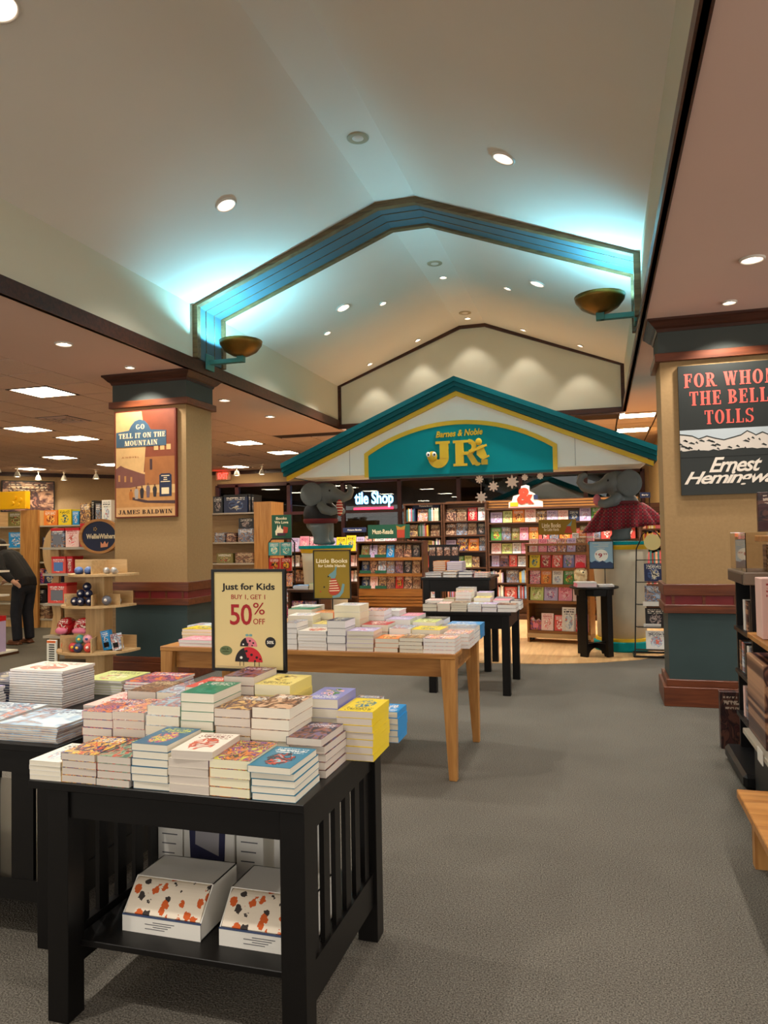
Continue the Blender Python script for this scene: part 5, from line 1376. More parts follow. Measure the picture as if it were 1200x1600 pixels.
# C: wide case behind the right pedestal
xc = px(762, YS)
UC = Unit('wall_bookcase', 'wide walnut bookcase of picture books under the ampersand sign', xc, YS, px(1000, YS)-xc, 1.97, .32, [.10, .38, .66, .95, 1.18, 1.42, 1.74], M_DWOOD, M_DWOOD, M_SLATW)
GC = 'picture books in the wide walnut case'
wC = UC.w; sp = px(822, YS)-xc
face_out(UC, 1.74, auto_items(.05, wC-.05, (.15, .22), (.19, .24), ['lion', 'lime', 'sky', 'grass', 'orange', 'navy', 'lavender', 'pinkart', 'blush', 'cyan']), 'the top shelf under the ampersand sign', GC)
face_out(UC, 1.42, auto_items(.05, wC-.05, (.14, .19), (.20, .26), ['coral', 'stormy', 'grass', 'night', 'olive', 'white', 'orange', 'pink']), 'the second shelf under the ampersand sign', GC)
face_out(UC, 1.18, auto_items(.05, wC-.05, (.13, .19), (.17, .19), ['white', 'blush', 'pink', 'coral', 'lime']), 'the third shelf under the ampersand sign', GC)
face_out(UC, .95, auto_items(.05, sp+.1, (.13, .17), (.18, .21), PINKS+['lavender', 'night']), 'the fourth shelf under the ampersand sign', GC)
spine_run(UC, .66, .04, sp*.42, (.18, .23), 'on the fifth shelf below the ampersand sign', GC); face_out(UC, .66, [(sp*.62, .22, .22, 'stormy')], 'the fifth shelf below the ampersand sign', GC); spine_run(UC, .66, sp*.80, sp*1.05, (.18, .23), 'at the right of the fifth shelf below the ampersand sign', GC)
spine_run(UC, .38, .04, sp*.40, (.18, .23), 'on the sixth shelf below the ampersand sign', GC); face_out(UC, .38, [(sp*.56, .22, .20, 'coral')], 'the sixth shelf below the ampersand sign', GC); spine_run(UC, .38, sp*.76, sp*1.05, (.18, .24), 'at the right of the sixth shelf below the ampersand sign', GC)
MB().box(-(xc-xb)-.0, wC, .28, .32, 2.0, 2.16).build('slatted_header', M_DWOOD, UC.t)
for k in range(3): MB().box(-(xc-xb), wC, .27, .28, 2.015+.05*k, 2.045+.05*k).build('header_slat', M_SLATW, UC.t)
# D: low case behind the left pedestal
xd = px(448, YS)
UD = Unit('wall_bookcase', 'low walnut bookcase of pink books behind the left pedestal', xd, YS, px(631, YS)-xd, 1.50, .34, [.10, .40, .68, .97, 1.26], M_DWOOD, M_DWOOD, M_DWOOD, top=False)
GD = 'books in the low case behind the left pedestal'
face_out(UD, 1.26, auto_items(.05, UD.w-.05, (.15, .21), (.24, .31), PINKS+['yellow', 'white']), 'the top shelf behind the left elephant', GD)
for k, z in enumerate((.97, .68)): face_out(UD, z, auto_items(.05, UD.w-.05, (.15, .20), (.20, .24), ['brown', 'sepia', 'pink', 'white', 'blush', 'lion']), 'the %s shelf behind the left pedestal' % ORD[1+k], GD)
# small header signs
M_NAVY = mat('sign_navy_blue', (36, 48, 84), .5); M_SGREEN = mat('sign_bottle_green', (28, 86, 66), .55)
def header(lb, p0, q0, p1, q1, Y, face, words, ink, deco=None, post=None, w=.62, u=.5, rest=None):
    a, b_ = atY(p0, q0, Y), atY(p1, q1, Y)
    zb, zt2 = min(a.z, b_.z), max(a.z, b_.z); base = rest if rest is not None else zb
    t = thing('header_sign', lb, 'sign', ((a.x+b_.x)/2, Y, base)); W_ = b_.x-a.x; H_ = zt2-zb; o = zb-base
    MB().box(-W_/2, W_/2, 0, .012, o, o+H_).build('sign_board', face, t)
    n = len(words)
    for k, s in enumerate(words):
        mb = MB(); h_ = H_*(.34 if n == 1 else (.30-.10*k)); text(mb, s, (u-.5)*W_, o+H_*(.5 if n == 1 else (.62-.27*k)), W_*w*(1 if k == 0 else .8), h_, 0, .003, bold=.02); mb.build('lettering', ink, t)
    if o > .005:
        for sx in (-.4, .4): MB().box(W_*sx-.008, W_*sx+.008, .012, .03, 0, o+H_*.3).build('post', M_BLACKM, t)
    if deco: deco(t, W_, H_, o)
    return t
header('navy header sign on the narrow walnut bookcase', 645, 795, 686, 786, YS+.1, M_NAVY, ['Picture Books'], M_WHITE, rest=2.13, w=.5)
header('small navy header sign behind the left elephant', 536, 832, 572, 824, YS-.02+.20, M_NAVY, ['Picture Books'], M_WHITE, rest=1.262+.0, w=.6)
def gift_deco(t, W_, H_, o):
    MB().box(W_*.20, W_*.38, -.004, 0, o+H_*.04, o+H_*.62).build('printed_pot', M_SRED, t)
    MB().prism([(W_*.20, o+H_*.62), (W_*.38, o+H_*.62), (W_*.40, o+H_*.92), (W_*.29, o+H_*.78), (W_*.18, o+H_*.92)], -.004, 0).build('printed_leaves', mat('sign_gold_leaf', (170, 128, 50), .6), t)
M_AMB = mat('sign_amp_red', (206, 60, 34), .5)
# must-reads rolling display
YM = 11.9
xm = px(557, YM)
UM = Unit('rolling_display', 'amber slatwall display of dark covers under the green sign', xm, YM, px(661, YM)-xm, 1.42, .36, [.13, .62-.02, pz(610, 920, YM), pz(610, 896, YM), pz(610, 871, YM)], M_DWOOD, M_SLATW, M_SLATW, sthick=.05)
GM = 'covers on the green sign display'
for k, (z, nm) in enumerate(((pz(610, 871, YM), 'top'), (pz(610, 896, YM), 'second'), (pz(610, 920, YM), 'third'), (.60, 'fourth'))):
    pal = [['olive', 'lavender', 'lion', 'cyan', 'sepia', 'sepia', 'black'], ['navy', 'sepia', 'sky', 'stormy', 'night', 'black', 'brown'], ['navy', 'blush', 'lion', 'sepia', 'redblk', 'face', 'brown'], ['white', 'sepia', 'navy', 'black', 'lion', 'night', 'stormy']][k]
    its = [(.06+(UM.w-.12)*(i+.5)/7, .135, .21, c) for i, c in enumerate(pal)]
    face_out(UM, z, its, 'the %s shelf below the green sign' % nm, GM, kind='paperback', noun='paperback', ly=.05, lean=12)
    if k < 3:
        for i in range(2):
            o = MB().box(0, .20, -.006, 0, 0, .05).build('shelf_talker', M_SGREEN, UM.t); o.location = (.05+.27*i, -.002, z+.002)
for k in range(4):
    MB().box(.03, UM.w-.03, -.004, 0, .36+.055*k, .40+.055*k).build('slat', M_SLATW, UM.t)
for sx in (.08, UM.w-.08): MB().lathe([(.001, -.03), (.04, -.03), (.04, .03), (.001, .03)], 14, (sx, .06, .042)).build('caster', M_BLACKM, UM.t)
header('bottle green header sign with printed present above the slatwall display', 575, 842, 640, 819, YM+.05, M_SGREEN, ['Must-Reads'], M_CREAMI, gift_deco, rest=pz(610, 871, YM), w=.5, u=.36)
# pink board book rolling display
p0 = Vector((-1.02, 10.62, 0)); rzp = R(-10)
UP_ = Unit('rolling_display', 'amber slatwall display of pink picture books left of round table', p0.x, p0.y, .88, 1.36, .36, [.17, .59, .82, 1.05, 1.27], M_SLATW, M_SLATW, M_SLATW, rz=rzp, sthick=.04, plinth=False)
GP = 'pink picture books on the rolling display'
P5 = [['blush', 'pink', 'hotpink', 'pinkart', 'lavender', 'brown'], ['yellow', 'red', 'coral', 'lilac', 'pink'], ['hotpink', 'orange', 'white', 'grass', 'blush'], ['lime', 'lavender', 'pink', 'blush'], []]
for k, (z, nm) in enumerate(((1.27, 'top'), (1.05, 'second'), (.82, 'third'), (.59, 'fourth'))):
    n = len(P5[k]); its = [(.04+.80*(i+.5)/n, .80/n-.012, .19 if n > 4 else .20, c) for i, c in enumerate(P5[k])]
    face_out(UP_, z, its, 'the %s shelf of the pink display' % nm, GP, ly=.03, lean=10)
face_out(UP_, .17, [(.28, .17, .24, 'blush'), (.46, .16, .22, 'coral'), (.58, .19, .33, 'white'), (.71, .12, .24, 'red'), (.80, .10, .24, 'pink')], 'the bottom shelf of the pink display', GP, ly=.03, lean=8)
hb = thing('heart_book', 'purple heart shaped board book at the display foot', 'book', UP_.at(.11, .035, .172), rzp, group=None)
hp = [(0, 0), (.07, .0), (.095, .06), (.09, .12), (.05, .16), (0, .135), (-.03, .19), (-.07, .17), (-.075, .0)]
MB().prism(hp, 0, .02).build('cover', CM('purple', 'xz'), hb)
MB().prism([(p[0]*.45, p[1]*.45+.03) for p in hp], -.003, 0).build('pink_heart', mat('heart_pink', (230, 130, 150), .5), hb)
for k in range(3): MB().box(.03, .85, .335, .34, .22+.11*k, .225+.11*k).build('slat_groove', M_DWOOD, UP_.t)
MB().box(.0, .88, -.02, .36, .07, .13).build('base_board', M_BIRCH, UP_.t)
for sx in (.06, .82): MB().lathe([(.001, -.02), (.035, -.02), (.035, .02), (.001, .02)], 14, (sx, .04, .055)).build('caster', M_BLACKM, UP_.t)
def kdeco(t, W_, H_, o):
    MB().prism([(W_*.18, o+H_*.1), (W_*.40, o+H_*.1), (W_*.34, o+H_*.55), (W_*.26, o+H_*.55)], -.004, 0).build('printed_jumper', M_SRED, t)
    MB().prism([(W_*.24, o+H_*.55), (W_*.36, o+H_*.55), (W_*.40, o+H_*.95), (W_*.34, o+H_*.75)], -.004, 0).build('printed_animal', M_SGREY, t)
header('olive header sign above the pink book display', 842, 836, 900, 811, 10.75, M_OLIVE, ['Little Books', 'for Little Hands'], M_CREAMI, kdeco, rest=1.39, w=.5, u=.34)
# extra pink gifts on top of the display
for k, (p, q, ck, w_, h_) in enumerate(((905, 838, 'white', .10, .14), (920, 840, 'orange', .12, .17), (934, 838, 'pink', .10, .16))):
    t = thing('gift_book_box', ['small white boxed gift on the pink display top', 'orange boxed gift on the pink display top', 'pink boxed gift on the pink display top'][k], 'box', UP_.at(.68+.10*k, .15, 1.391), rzp)
    MB().box(-.045, .045, -.02, .05, 0, h_).build('carton', CM(ck, 'xz'), t, bevel=.003); MB().box(-.046, .046, -.022, .051, h_*.45, h_*.55).build('paper_band', M_WHITE, t)
# ampersand sign
t = thing('ampersand_sign', 'red ampersand on a white cut-out board above picture books', 'sign', (px(822, YS+.1, 790), YS+.02, 2.001))
s_ = (px(848, YS+.1, 790)-px(795, YS+.1, 790))
zt2 = pz(822, 758, YS+.1)-2.001; zz = pz(822, 799, YS+.1)-2.001
hh = zt2
MB().prism([(-s_*.5, 0), (s_*.5, 0), (s_*.5, hh*.25), (s_*.30, hh*.35), (s_*.28, hh*.6), (s_*.12, hh*.72), (s_*.12, hh*.95), (s_*.02, hh), (-s_*.12, hh*.95), (-s_*.16, hh*.6), (-s_*.36, hh*.52), (-s_*.40, hh*.3), (-s_*.5, hh*.25)], 0, .03).build('board', mat('cutout_white', (238, 222, 208), .5), t)
mb = MB(); text(mb, '&', 0.0, hh*.52, s_*.5, hh*.72, 0, .02, bold=.04); mb.build('ampersand', M_AMB, t)
MB().box(-s_*.45, -s_*.22, -.015, 0, hh*.06, hh*.24).build('printed_gift', M_YELLOW, t)
MB().box(s_*.24, s_*.36, -.015, 0, hh*.35, hh*.55).build('printed_book', M_NAVY, t)
MB().box(-s_*.48, s_*.48, -.015, 0, hh*.0, hh*.045).build('printed_strip', mat('strip_rose', (226, 150, 140), .5), t)
# paper snowflakes hanging from the gable underside
for k, (p, q, r_, lb) in enumerate(((752, 777, .085, 'lowest paper snowflake hanging under the gable'), (771, 760, .075, 'paper snowflake in the middle of the hanging group'), (800, 753, .095, 'largest paper snowflake hanging under the gable'), (749, 749, .055, 'small paper snowflake nearest the gable, left'), (820, 746, .04, 'tiny paper ornament right of the largest snowflake'), (844, 744, .04, 'rightmost tiny paper ornament under the gable'))):
    c = atY(p, q, 10.1)
    t = thing('paper_snowflake', lb, 'ornament', (c.x, c.y, c.z), group='paper snowflakes under the gable')
    pts = []
    for i in range(16): rr = r_*(1.0 if i % 2 == 0 else .55); pts.append((rr*math.cos(R(22.5*i)), rr*math.sin(R(22.5*i))))
    MB().prism(pts, -.004, .004).build('star', mat('paper_white', (240, 226, 214), .7), t)
    for i in range(0, 16, 2): MB().box(r_*.8*math.cos(R(22.5*i))-.01, r_*.8*math.cos(R(22.5*i))+.01, -.007, .007, r_*.8*math.sin(R(22.5*i))-.01, r_*.8*math.sin(R(22.5*i))+.01).build('tip', MATS['paper_white'], t)
    MB().tube([(0, 0, r_*.9), (0, 0, 2.37-c.z)], .0015, 6).build('string', MATS['paper_white'], t)
# right side: tall spine case and angled wire rack
xr_ = px(992, 12.6); 
UR = Unit('wall_bookcase', 'birch bookcase of red spined books behind the right elephant', .62, 12.4, .52, 2.0, .32, [.10, .40, .70, 1.0, 1.30, 1.58, 1.86], M_DWOOD, M_DWOOD, M_DWOOD, top=False)
for k, z in enumerate((1.58, 1.30, 1.0, .70)): spine_run(UR, z, .04, .48, (.19, .25), 'behind the right elephant', 'spines behind the right elephant', ['rose', 'brick', 'peach', 'cream', 'teal', 'mustard'])
header('small navy header sign behind the right elephant', 1000, 778, 1016, 769, 12.5, M_NAVY, ['Early'], M_WHITE, rest=1.861)
def wire_rack():
    Y = 9.62; X = px(1022, Y, 1000)
    t = thing('wire_book_rack', 'black angled wire rack of board books beside the right pillar', 'book rack', (X, Y, 0), R(0))
    zt3 = 1.42
    MB().tube([(-.24, -.14, .02), (-.24, .22, .02), (.24, .22, .02), (.24, -.14, .02), (-.24, -.14, .02)], .012, 8).build('base_frame', M_BLACKM, t)
    for sx in (-1, 1): MB().tube([(sx*.23, -.12, .02), (sx*.17, .12, zt3-.1), (sx*.12, .16, zt3)], .008, 8).build('upright', M_BLACKM, t)
    for k in range(5):
        z = .10+.27*k; f_ = z/zt3; y_ = -.10+.22*f_
        MB().tube([(-.22+.05*f_, y_, z), (.22-.05*f_, y_, z)], .006, 6).build('rung', M_BLACKM, t)
        if k < 4: MB().box(-.21+.05*f_, .21-.05*f_, y_-.07, y_+.01, z-.004, z+.002).build('tray', M_BLACKM, t)
    MB().tube([(-.12, .16, zt3)] + [(-.12*math.cos(R(18*i)), .16, zt3+.12*math.sin(R(18*i))) for i in range(1, 10)] + [(.12, .16, zt3)], .007, 6).build('top_hoop', M_BLACKM, t)
    MB().lathe([(.001, -.006), (.10, -.006), (.10, .006), (.001, .006)], 24).build('moon_badge', mat('badge_cream', (216, 196, 132), .5), t)
    o = [c for c in t.children if c.name.startswith('moon_badge')][0]; o.rotation_euler = (R(90), 0, 0); o.location = (.02, .10, zt3-.02)
    for k, (ck, nm) in enumerate((('white', 'white chart book at the foot of the wire rack'), ('black', 'black and cream board book second from bottom of wire rack'), ('stormy', 'grey and white board book third up the wire rack'), ('navy', 'navy board book near the top of the wire rack'))):
        z = .105+.27*k; f_ = z/zt3; a = R(80)
        b_ = book('board_book', nm, 'board books on the wire rack', (X+.02, Y-.10+.22*f_-.02+math.cos(a)*.11, z+math.sin(a)*.11+.004), 0, .24-.03*f_, .22, .014, ck, PG_WHITE, rot=(a, 0, 0))
        if k in (1, 2): MB().box(-.12, .08, -.075, -.072, z-.02, z+.035).build('price_card', M_CARD, t)
wire_rack()
# left wire rack with the green sign
YW = 10.6
xw = px(440, YW)
t = thing('wire_pocket_rack', 'black wire pocket rack under the green bunny sign', 'book rack', (xw, YW, 0))
hw_ = (px(460, YW)-px(420, YW))/2; zt3 = pz(440, 842, YW)
MB().tube([(-hw_, 0, .02), (-hw_, 0, zt3-.06), (-hw_+.05, 0, zt3), (hw_-.05, 0, zt3), (hw_, 0, zt3-.06), (hw_, 0, .02)], .012, 8).build('frame', M_BLACKM, t)
MB().box(-hw_, hw_, -.16, .16, 0, .025).build('base', M_BLACKM, t)
for k in range(5):
    z = zt3-.26-.24*k
    MB().box(-hw_+.01, hw_-.01, -.06, .0, z-.006, z).build('pocket', M_BLACKM, t)
    for i in range(2):
        ck = ['teal', 'redblk', 'pinkart', 'sky', 'purple'][k]
        book('paperback', '%s paperback in the wire rack, %s pocket row, %s' % (word(ck), ORD[k], ['left', 'right'][i]), 'paperbacks in the left wire rack', (xw-hw_*.46+hw_*.92*i, YW-.04, z+.105), 0, hw_*.86, .20, .02, ck, PG_CREAM, rot=(R(88), 0, 0))
def bunny(t, W_, H_, o):
    MB().prism([(-.3*W_, o+.12*H_), (.05*W_, o+.12*H_), (.1*W_, o+.35*H_), (-.02*W_, o+.42*H_), (-.06*W_, o+.58*H_), (-.14*W_, o+.42*H_), (-.2*W_, o+.58*H_), (-.24*W_, o+.4*H_), (-.32*W_, o+.3*H_)], -.003, 0).build('printed_bunny', M_CREAMI, t)
    MB().prism([(.08*W_, o+.2*H_), (.3*W_, o+.22*H_), (.34*W_, o+.45*H_), (.1*W_, o+.5*H_)], -.003, 0).build('printed_fox', M_SRED, t)
    MB().box(-.22*W_, .2*W_, -.004, 0, o+.1*H_, o+.22*H_).build('printed_book', mat('print_plum', (70, 40, 60), .5), t)
a, b_ = atY(424, 838, YW), atY(454, 801, YW)
t = thing('header_sign', 'bottle green sign with printed bunny above the wire rack', 'sign', ((a.x+b_.x)/2, YW+.02, zt3+.013)); W_, H_ = b_.x-a.x, b_.z-a.z
MB().box(-W_/2, W_/2, 0, .01, 0, H_).build('sign_board', M_SGREEN, t)
for k, s in enumerate(('Books', 'We Love')):
    mb = MB(); text(mb, s, 0, H_*(.85-.17*k), W_*(.55+.15*k), H_*.12, 0, .003, bold=.02); mb.build('lettering', M_CREAMI, t)
bunny(t, W_, H_, 0)
# white book nook table pieces seen left of the pedestal
YN = 9.2
UN = Unit('low_bookcase', 'low walnut bookcase of picture books left of the olive sign', px(449, YN), YN, px(500, YN)-px(449, YN), .80, .4, [.12, .46], M_DWOOD, M_DWOOD, M_DWOOD)
stack('picture_book', UN.x+.16, YN+.16, .831, 3, .22, .2, .018, 'cyan', PG_WHITE, 'blue stack on the low walnut case', 'books on the low walnut case')
stack('picture_book', UN.x+.36, YN+.16, .831, 4, .16, .2, .02, 'yellow', PG_IVORY, 'yellow stack on the low walnut case', 'books on the low walnut case', topk='grass')
face_out(UN, .46, [(.12, .16, .22, 'purple'), (.30, .18, .22, 'night')], 'the low walnut case', 'books in the low walnut case', ly=.02)

# ================================================================ toy side on the left
def toy_box(lb, x, y, z, w, d, h, ck, rz=0.0, stripe=None, group=None, name='toy_box', win=None):
    t = thing(name, lb, 'box', (x, y, z), rz, group)
    MB().box(-w/2, w/2, 0, d, 0, h).build('carton', CM(ck, 'xz'), t, bevel=.003)
    if stripe: MB().box(-w/2-.001, w/2+.001, -.002, d+.001, h*.86, h*1.0+.001).build('top_band', mat('band_'+stripe, {'red': (200, 24, 34), 'black': (22, 22, 24), 'white': (232, 228, 222), 'navy': (30, 40, 78)}[stripe], .4), t)
    if win: MB().box(-w*.32, w*.32, -.003, 0, h*.14, h*.66).build('front_window', mat('window_'+win, {'pink': (226, 150, 170), 'skin': (214, 160, 140), 'grey': (120, 122, 130), 'blue': (90, 130, 190)}[win], .25), t)
    return t
random.seed(9)
def shelf_bay(name, lb, x0, x1, y, d, h, zs, upr=(1, 1), wood=M_BIRCHZ):
    U = Unit(name, lb, x0, y, x1-x0, h, d, zs, wood, M_SHELFG, M_BIRCH, sides=upr, top=False, thick=.05)
    return U
YLG = 11.0
# bay right of the pillar
xq0, xq1 = -6.75, px(398, YLG)
UQ = shelf_bay('toy_shelving', 'toy shelving right of the left pillar with a wide birch end', xq0, xq1+.05, YLG, .45, 1.98, [.12, .42, .78, pz(365, 880, YLG), pz(365, 847, YLG), pz(365, 801, YLG)], upr=(1, 0))
MB().box(xq1-xq0, px(425, YLG)-xq0, -.02, .47, 0, pz(410, 784, YLG)).build('end_panel', M_OAKZ, UQ.t)
zq = [pz(365, 801, YLG), pz(365, 847, YLG), pz(365, 880, YLG)]
GQ = 'building set boxes right of the left pillar'
for k, (p, q, z, h_, ck, lb) in enumerate(((331, 347, zq[0], .28, 'black', 'dark building set box half hidden by the left pillar'), (348, 386, zq[0], .30, 'navy', 'wide black building set box with golden car picture'), (387, 391, zq[0], .30, 'black', 'first narrow black box beside the golden car box'), (392, 396, zq[0], .29, 'black', 'second narrow black box beside the golden car box'),
        (333, 350, zq[1], .16, 'stormy', 'grey racing set box on the middle shelf, left'), (351, 366, zq[1], .15, 'sepia', 'brown racing set box on the middle shelf, centre'), (370, 396, zq[1], .22, 'stormy', 'bottom box of the pair on the middle shelf, right'), (336, 362, zq[2], .16, 'olive', 'green vehicle set box on the lower shelf'), (365, 395, zq[2], .17, 'brown', 'dark vehicle set box on the lower shelf'))):
    xa, xb2 = px(p, YLG), px(q, YLG)
    toy_box(lb, (xa+xb2)/2, YLG+.04, z+.001, xb2-xa-.01, .30, h_, ck, stripe='black' if k in (1, 2, 3) else None, group=GQ)
toy_box('top box of the pair on the middle shelf, right', (px(370, YLG)+px(396, YLG))/2, YLG+.05, zq[1]+.223, .28, .26, .17, 'black', group=GQ)
# bays left of the pillar
xl0 = -11.3; xl1 = px(60, YLG)
zs_ = [.16, pz(70, 943, YLG), pz(70, 912, YLG), pz(70, 878, YLG), pz(70, 855, YLG), pz(70, 821, YLG)]
UL = shelf_bay('toy_shelving', 'birch toy shelving behind the person at the left edge', xl0, px(35, YLG), YLG, .45, pz(50, 797, YLG), zs_, upr=(1, 1))
UL2 = shelf_bay('toy_shelving', 'birch toy shelving behind the oval sign', px(45, YLG), -7.72, YLG, .45, pz(50, 797, YLG), zs_, upr=(1, 1))
MB().box(px(36, YLG)-UL2.x, px(62, YLG)-UL2.x, -.05, -.0, 0, pz(50, 797, YLG)).build('wide_upright', M_OAKZ, UL2.t)
GL = 'building set boxes left of the left pillar'
def boxes(Y, z, lst, grp, pre):
    for k, (p, q, h_, ck, lb) in enumerate(lst):
        xa, xb2 = px(p, Y), px(q, Y)
        toy_box(lb, (xa+xb2)/2, Y+.03, z+.001, xb2-xa-.012, .26, h_, ck, group=grp)
boxes(YLG, zs_[5], [(10, 36, .26, 'olive', 'vehicle box right below the yellow panel'), (66, 88, .27, 'orange', 'orange picture box on top of the birch shelving'), (89, 110, .28, 'yellow', 'yellow picture box on top of the birch shelving'), (111, 122, .24, 'cyan', 'narrow blue box on top of the birch shelving'), (123, 140, .38, 'lion', 'tall tan figure box on top of the birch shelving'), (141, 146, .42, 'black', 'narrow black upright box on top of the birch shelving'), (147, 156, .36, 'stormy', 'grey box behind the oval sign'), (157, 173, .42, 'white', 'white monochrome box next to the pillar')], GL, '')
boxes(YLG, zs_[4], [(11, 36, .28, 'cyan', 'blue flying machine box behind the person'), (64, 80, .18, 'navy', 'small navy box half behind the curved panel')], GL, '')
boxes(YLG, zs_[3], [(66, 80, .12, 'pinkart', 'flat pink box half behind the curved panel')], GL, '')
boxes(YLG, zs_[2], [(42, 66, .27, 'purple', 'purple picture box right of the person'), (67, 84, .25, 'navy', 'dark box right of the purple picture box')], GL, '')
boxes(YLG, zs_[1], [(40, 70, .25, 'black', 'black and white vehicle box by the hand of the person')], GL, '')
boxes(YLG, zs_[0], [(42, 76, .25, 'brown', 'large brown boxes on the bottom shelf by the shoe')], GL, '')
# yellow brick panel
yy2 = YLG-.12
a, b_ = atY(-22, 797, yy2), atY(40, 767, yy2)
t = thing('brick_panel', 'yellow panel with four round studs above the toy shelves', 'sign', (a.x, yy2, a.z))
W_, H_ = b_.x-a.x, b_.z-a.z
M_BY = mat('glossy_yellow_plastic', (238, 178, 16), .3)
MB().box(0, W_, 0, .12, 0, H_).build('panel', M_BY, t, bevel=.01)
for u, v in ((.74, .62), (.88, .52), (.68, .34), (.82, .26)):
    o = MB().lathe([(.001, .025), (.032, .025), (.036, .02), (.038, 0)], 20).build('stud', M_BY, t, smooth=False); o.rotation_euler = (R(90), 0, 0); o.location = (W_*u, 0, H_*v)
# framed pictures on the far walls
def wall_picture(lb, x, y, z, w, h, rz, ck):
    t = thing('framed_picture', lb, 'picture', (x, y, z), rz, group='framed pictures on the far wall')
    MB().box(-w/2, w/2, -.03, 0, 0, h).build('frame', M_BLACKM, t, bevel=.004); MB().box(-w/2+.03, w/2-.03, -.033, -.03, .03, h-.03).build('print', CM(ck, 'xz'), t)
a, b_ = atY(117, 800, YG-.01), atY(166, 762, YG-.01)
wall_picture('framed bright print on the far wall left of the pillar', (a.x+b_.x)/2, YG-.01, a.z, b_.x-a.x, b_.z-a.z, 0, 'blush')
c_ = atY(12, 765, 15.9)
wall_picture('framed print peeking over the yellow panel', -14.75, 16.32, c_.z-.6, 1.3, .85, math.atan2(4.3, 4.0), 'sepia')

# gondola with red boxes, curved side and oval sign, behind the half round tower
YO = 7.75
gx0_, gx1_ = px(56, YO), -5.42
zo = [pz(100, 994, YO), pz(100, 943, YO), pz(100, 896, YO), pz(100, 855, YO)]
t = thing('toy_gondola', 'birch doll gondola with curved side panel and red boxes', 'shelving', (gx0_, YO, 0)); gw = gx1_-gx0_
MB().box(.1, gw, .40, .43, 0, 1.62).build('back_panel', M_BIRCH, t)
MB().box(gw-.04, gw, 0, .4, 0, 1.5).build('side_panel', M_BIRCHZ, t)
cp = []
for i in range(15):
    a = R(90+170*i/14); cp.append((.20+.20*math.cos(a), 1.40+.32*math.sin(a)))
cp += [(.10, .95), (.16, .60), (.10, .30), (.10, 0), (.22, 0), (.22, .3), (.28, .60), (.24, .95), (.26, 1.2), (.24, 1.45)]
MB().prism(cp, .12, .16).build('curved_side', M_BIRCHZ, t)
for k, z in enumerate(zo): MB().box(.12, gw-.04, -.02, .40, z-.03, z).build('shelf', M_SHELFG, t)
GO = 'red toy boxes in the doll gondola'
def gbox(p, q, k, h_, ck, lb, stripe='red', win=None, dd=0):
    xa, xb2 = px(p, YO), px(q, YO)
    toy_box(lb, (xa+xb2)/2, YO+.02+dd, zo[k]+.001, xb2-xa-.01, .2, h_, ck, stripe=stripe, group=GO, win=win)
gbox(77, 99, 3, .24, 'stormy', 'blue toy box with a round window on the upper shelf', 'red', 'grey'); gbox(100, 122, 3, .24, 'blush', 'pink and red toy box beside the blue one'); gbox(123, 152, 3, .29, 'red', 'tall red toy box behind the oval sign')
gbox(78, 101, 2, .21, 'coral', 'red doll box with blue label on the middle shelf', 'red', 'blue'); gbox(102, 112, 2, .21, 'red', 'narrow red doll box on the middle shelf', 'red')
gbox(72, 102, 1, .25, 'coral', 'square red food truck toy box', 'red', 'grey')
for k, (p, q, dd, lb) in enumerate(((80, 104, 0, 'left red soft bag on the low gondola shelf'), (105, 136, .02, 'right red soft bag on the low gondola shelf'))):
    xa, xb2 = px(p, YO), px(q, YO)
    tt = thing('soft_bag', lb, 'bag', ((xa+xb2)/2, YO+.15, zo[0]), group='red bagged toys')
    m = MB().ell((0, 0, .11), ((xb2-xa)/2, .13, .11), 14, 10); m.ell((.03, -.05, .16), ((xb2-xa)*.35, .08, .06), 12, 8)
    m.build('pouch', CM('red', 'xz'), tt, smooth=True); MB().ell((0, -.11, .06), ((xb2-xa)*.38, .05, .045), 12, 8).build('pink_insert', mat('pink_wrap', (236, 130, 160), .4), tt, smooth=True)
# oval sign
c_ = atY(150, 838, 7.735)
t = thing('oval_sign', 'navy oval sign with wooden rim left of the pillar', 'sign', (c_.x+.06, 7.735, c_.z))
rx_, rz_ = .29, .215
def oval(k, n=40): return [(rx_*k*math.cos(2*math.pi*i/n), rz_*k*math.sin(2*math.pi*i/n)) for i in range(n)]
MB().strip(oval(1.0), oval(.86), -.03, .03, 'y', close=True).build('rim', M_OAK, t)
MB().prism(oval(.87), -.015, .015).build('face', mat('sign_midnight', (26, 34, 62), .5), t)
mb = MB(); text(mb, 'WellieWishers', 0.02, 0.0, .42, .062, -.015, .002, bold=.03); mb.build('lettering', mat('sign_pale_gold', (226, 208, 170), .5), t)
mb = MB()
for i in range(5): mb.ell((-.06+.02*math.cos(R(72*i)), -.016, .09+.018*math.sin(R(72*i))), (.008, .003, .008), 8, 6)
mb.build('flower_emblem', mat('emblem_gold', (190, 150, 70), .5), t)
MB().prism([(.02, -.14), (.12, -.13), (.13, -.07), (.10, -.10), (.08, -.06), (.05, -.10), (.02, -.07)], -.018, -.015).build('crown_emblem', mat('emblem_peach', (226, 150, 110), .5), t)
MB().box(-.02, .02, -.01, .01, zo[3]-c_.z+.001, -rz_+.01).build('post', M_OAK, t)
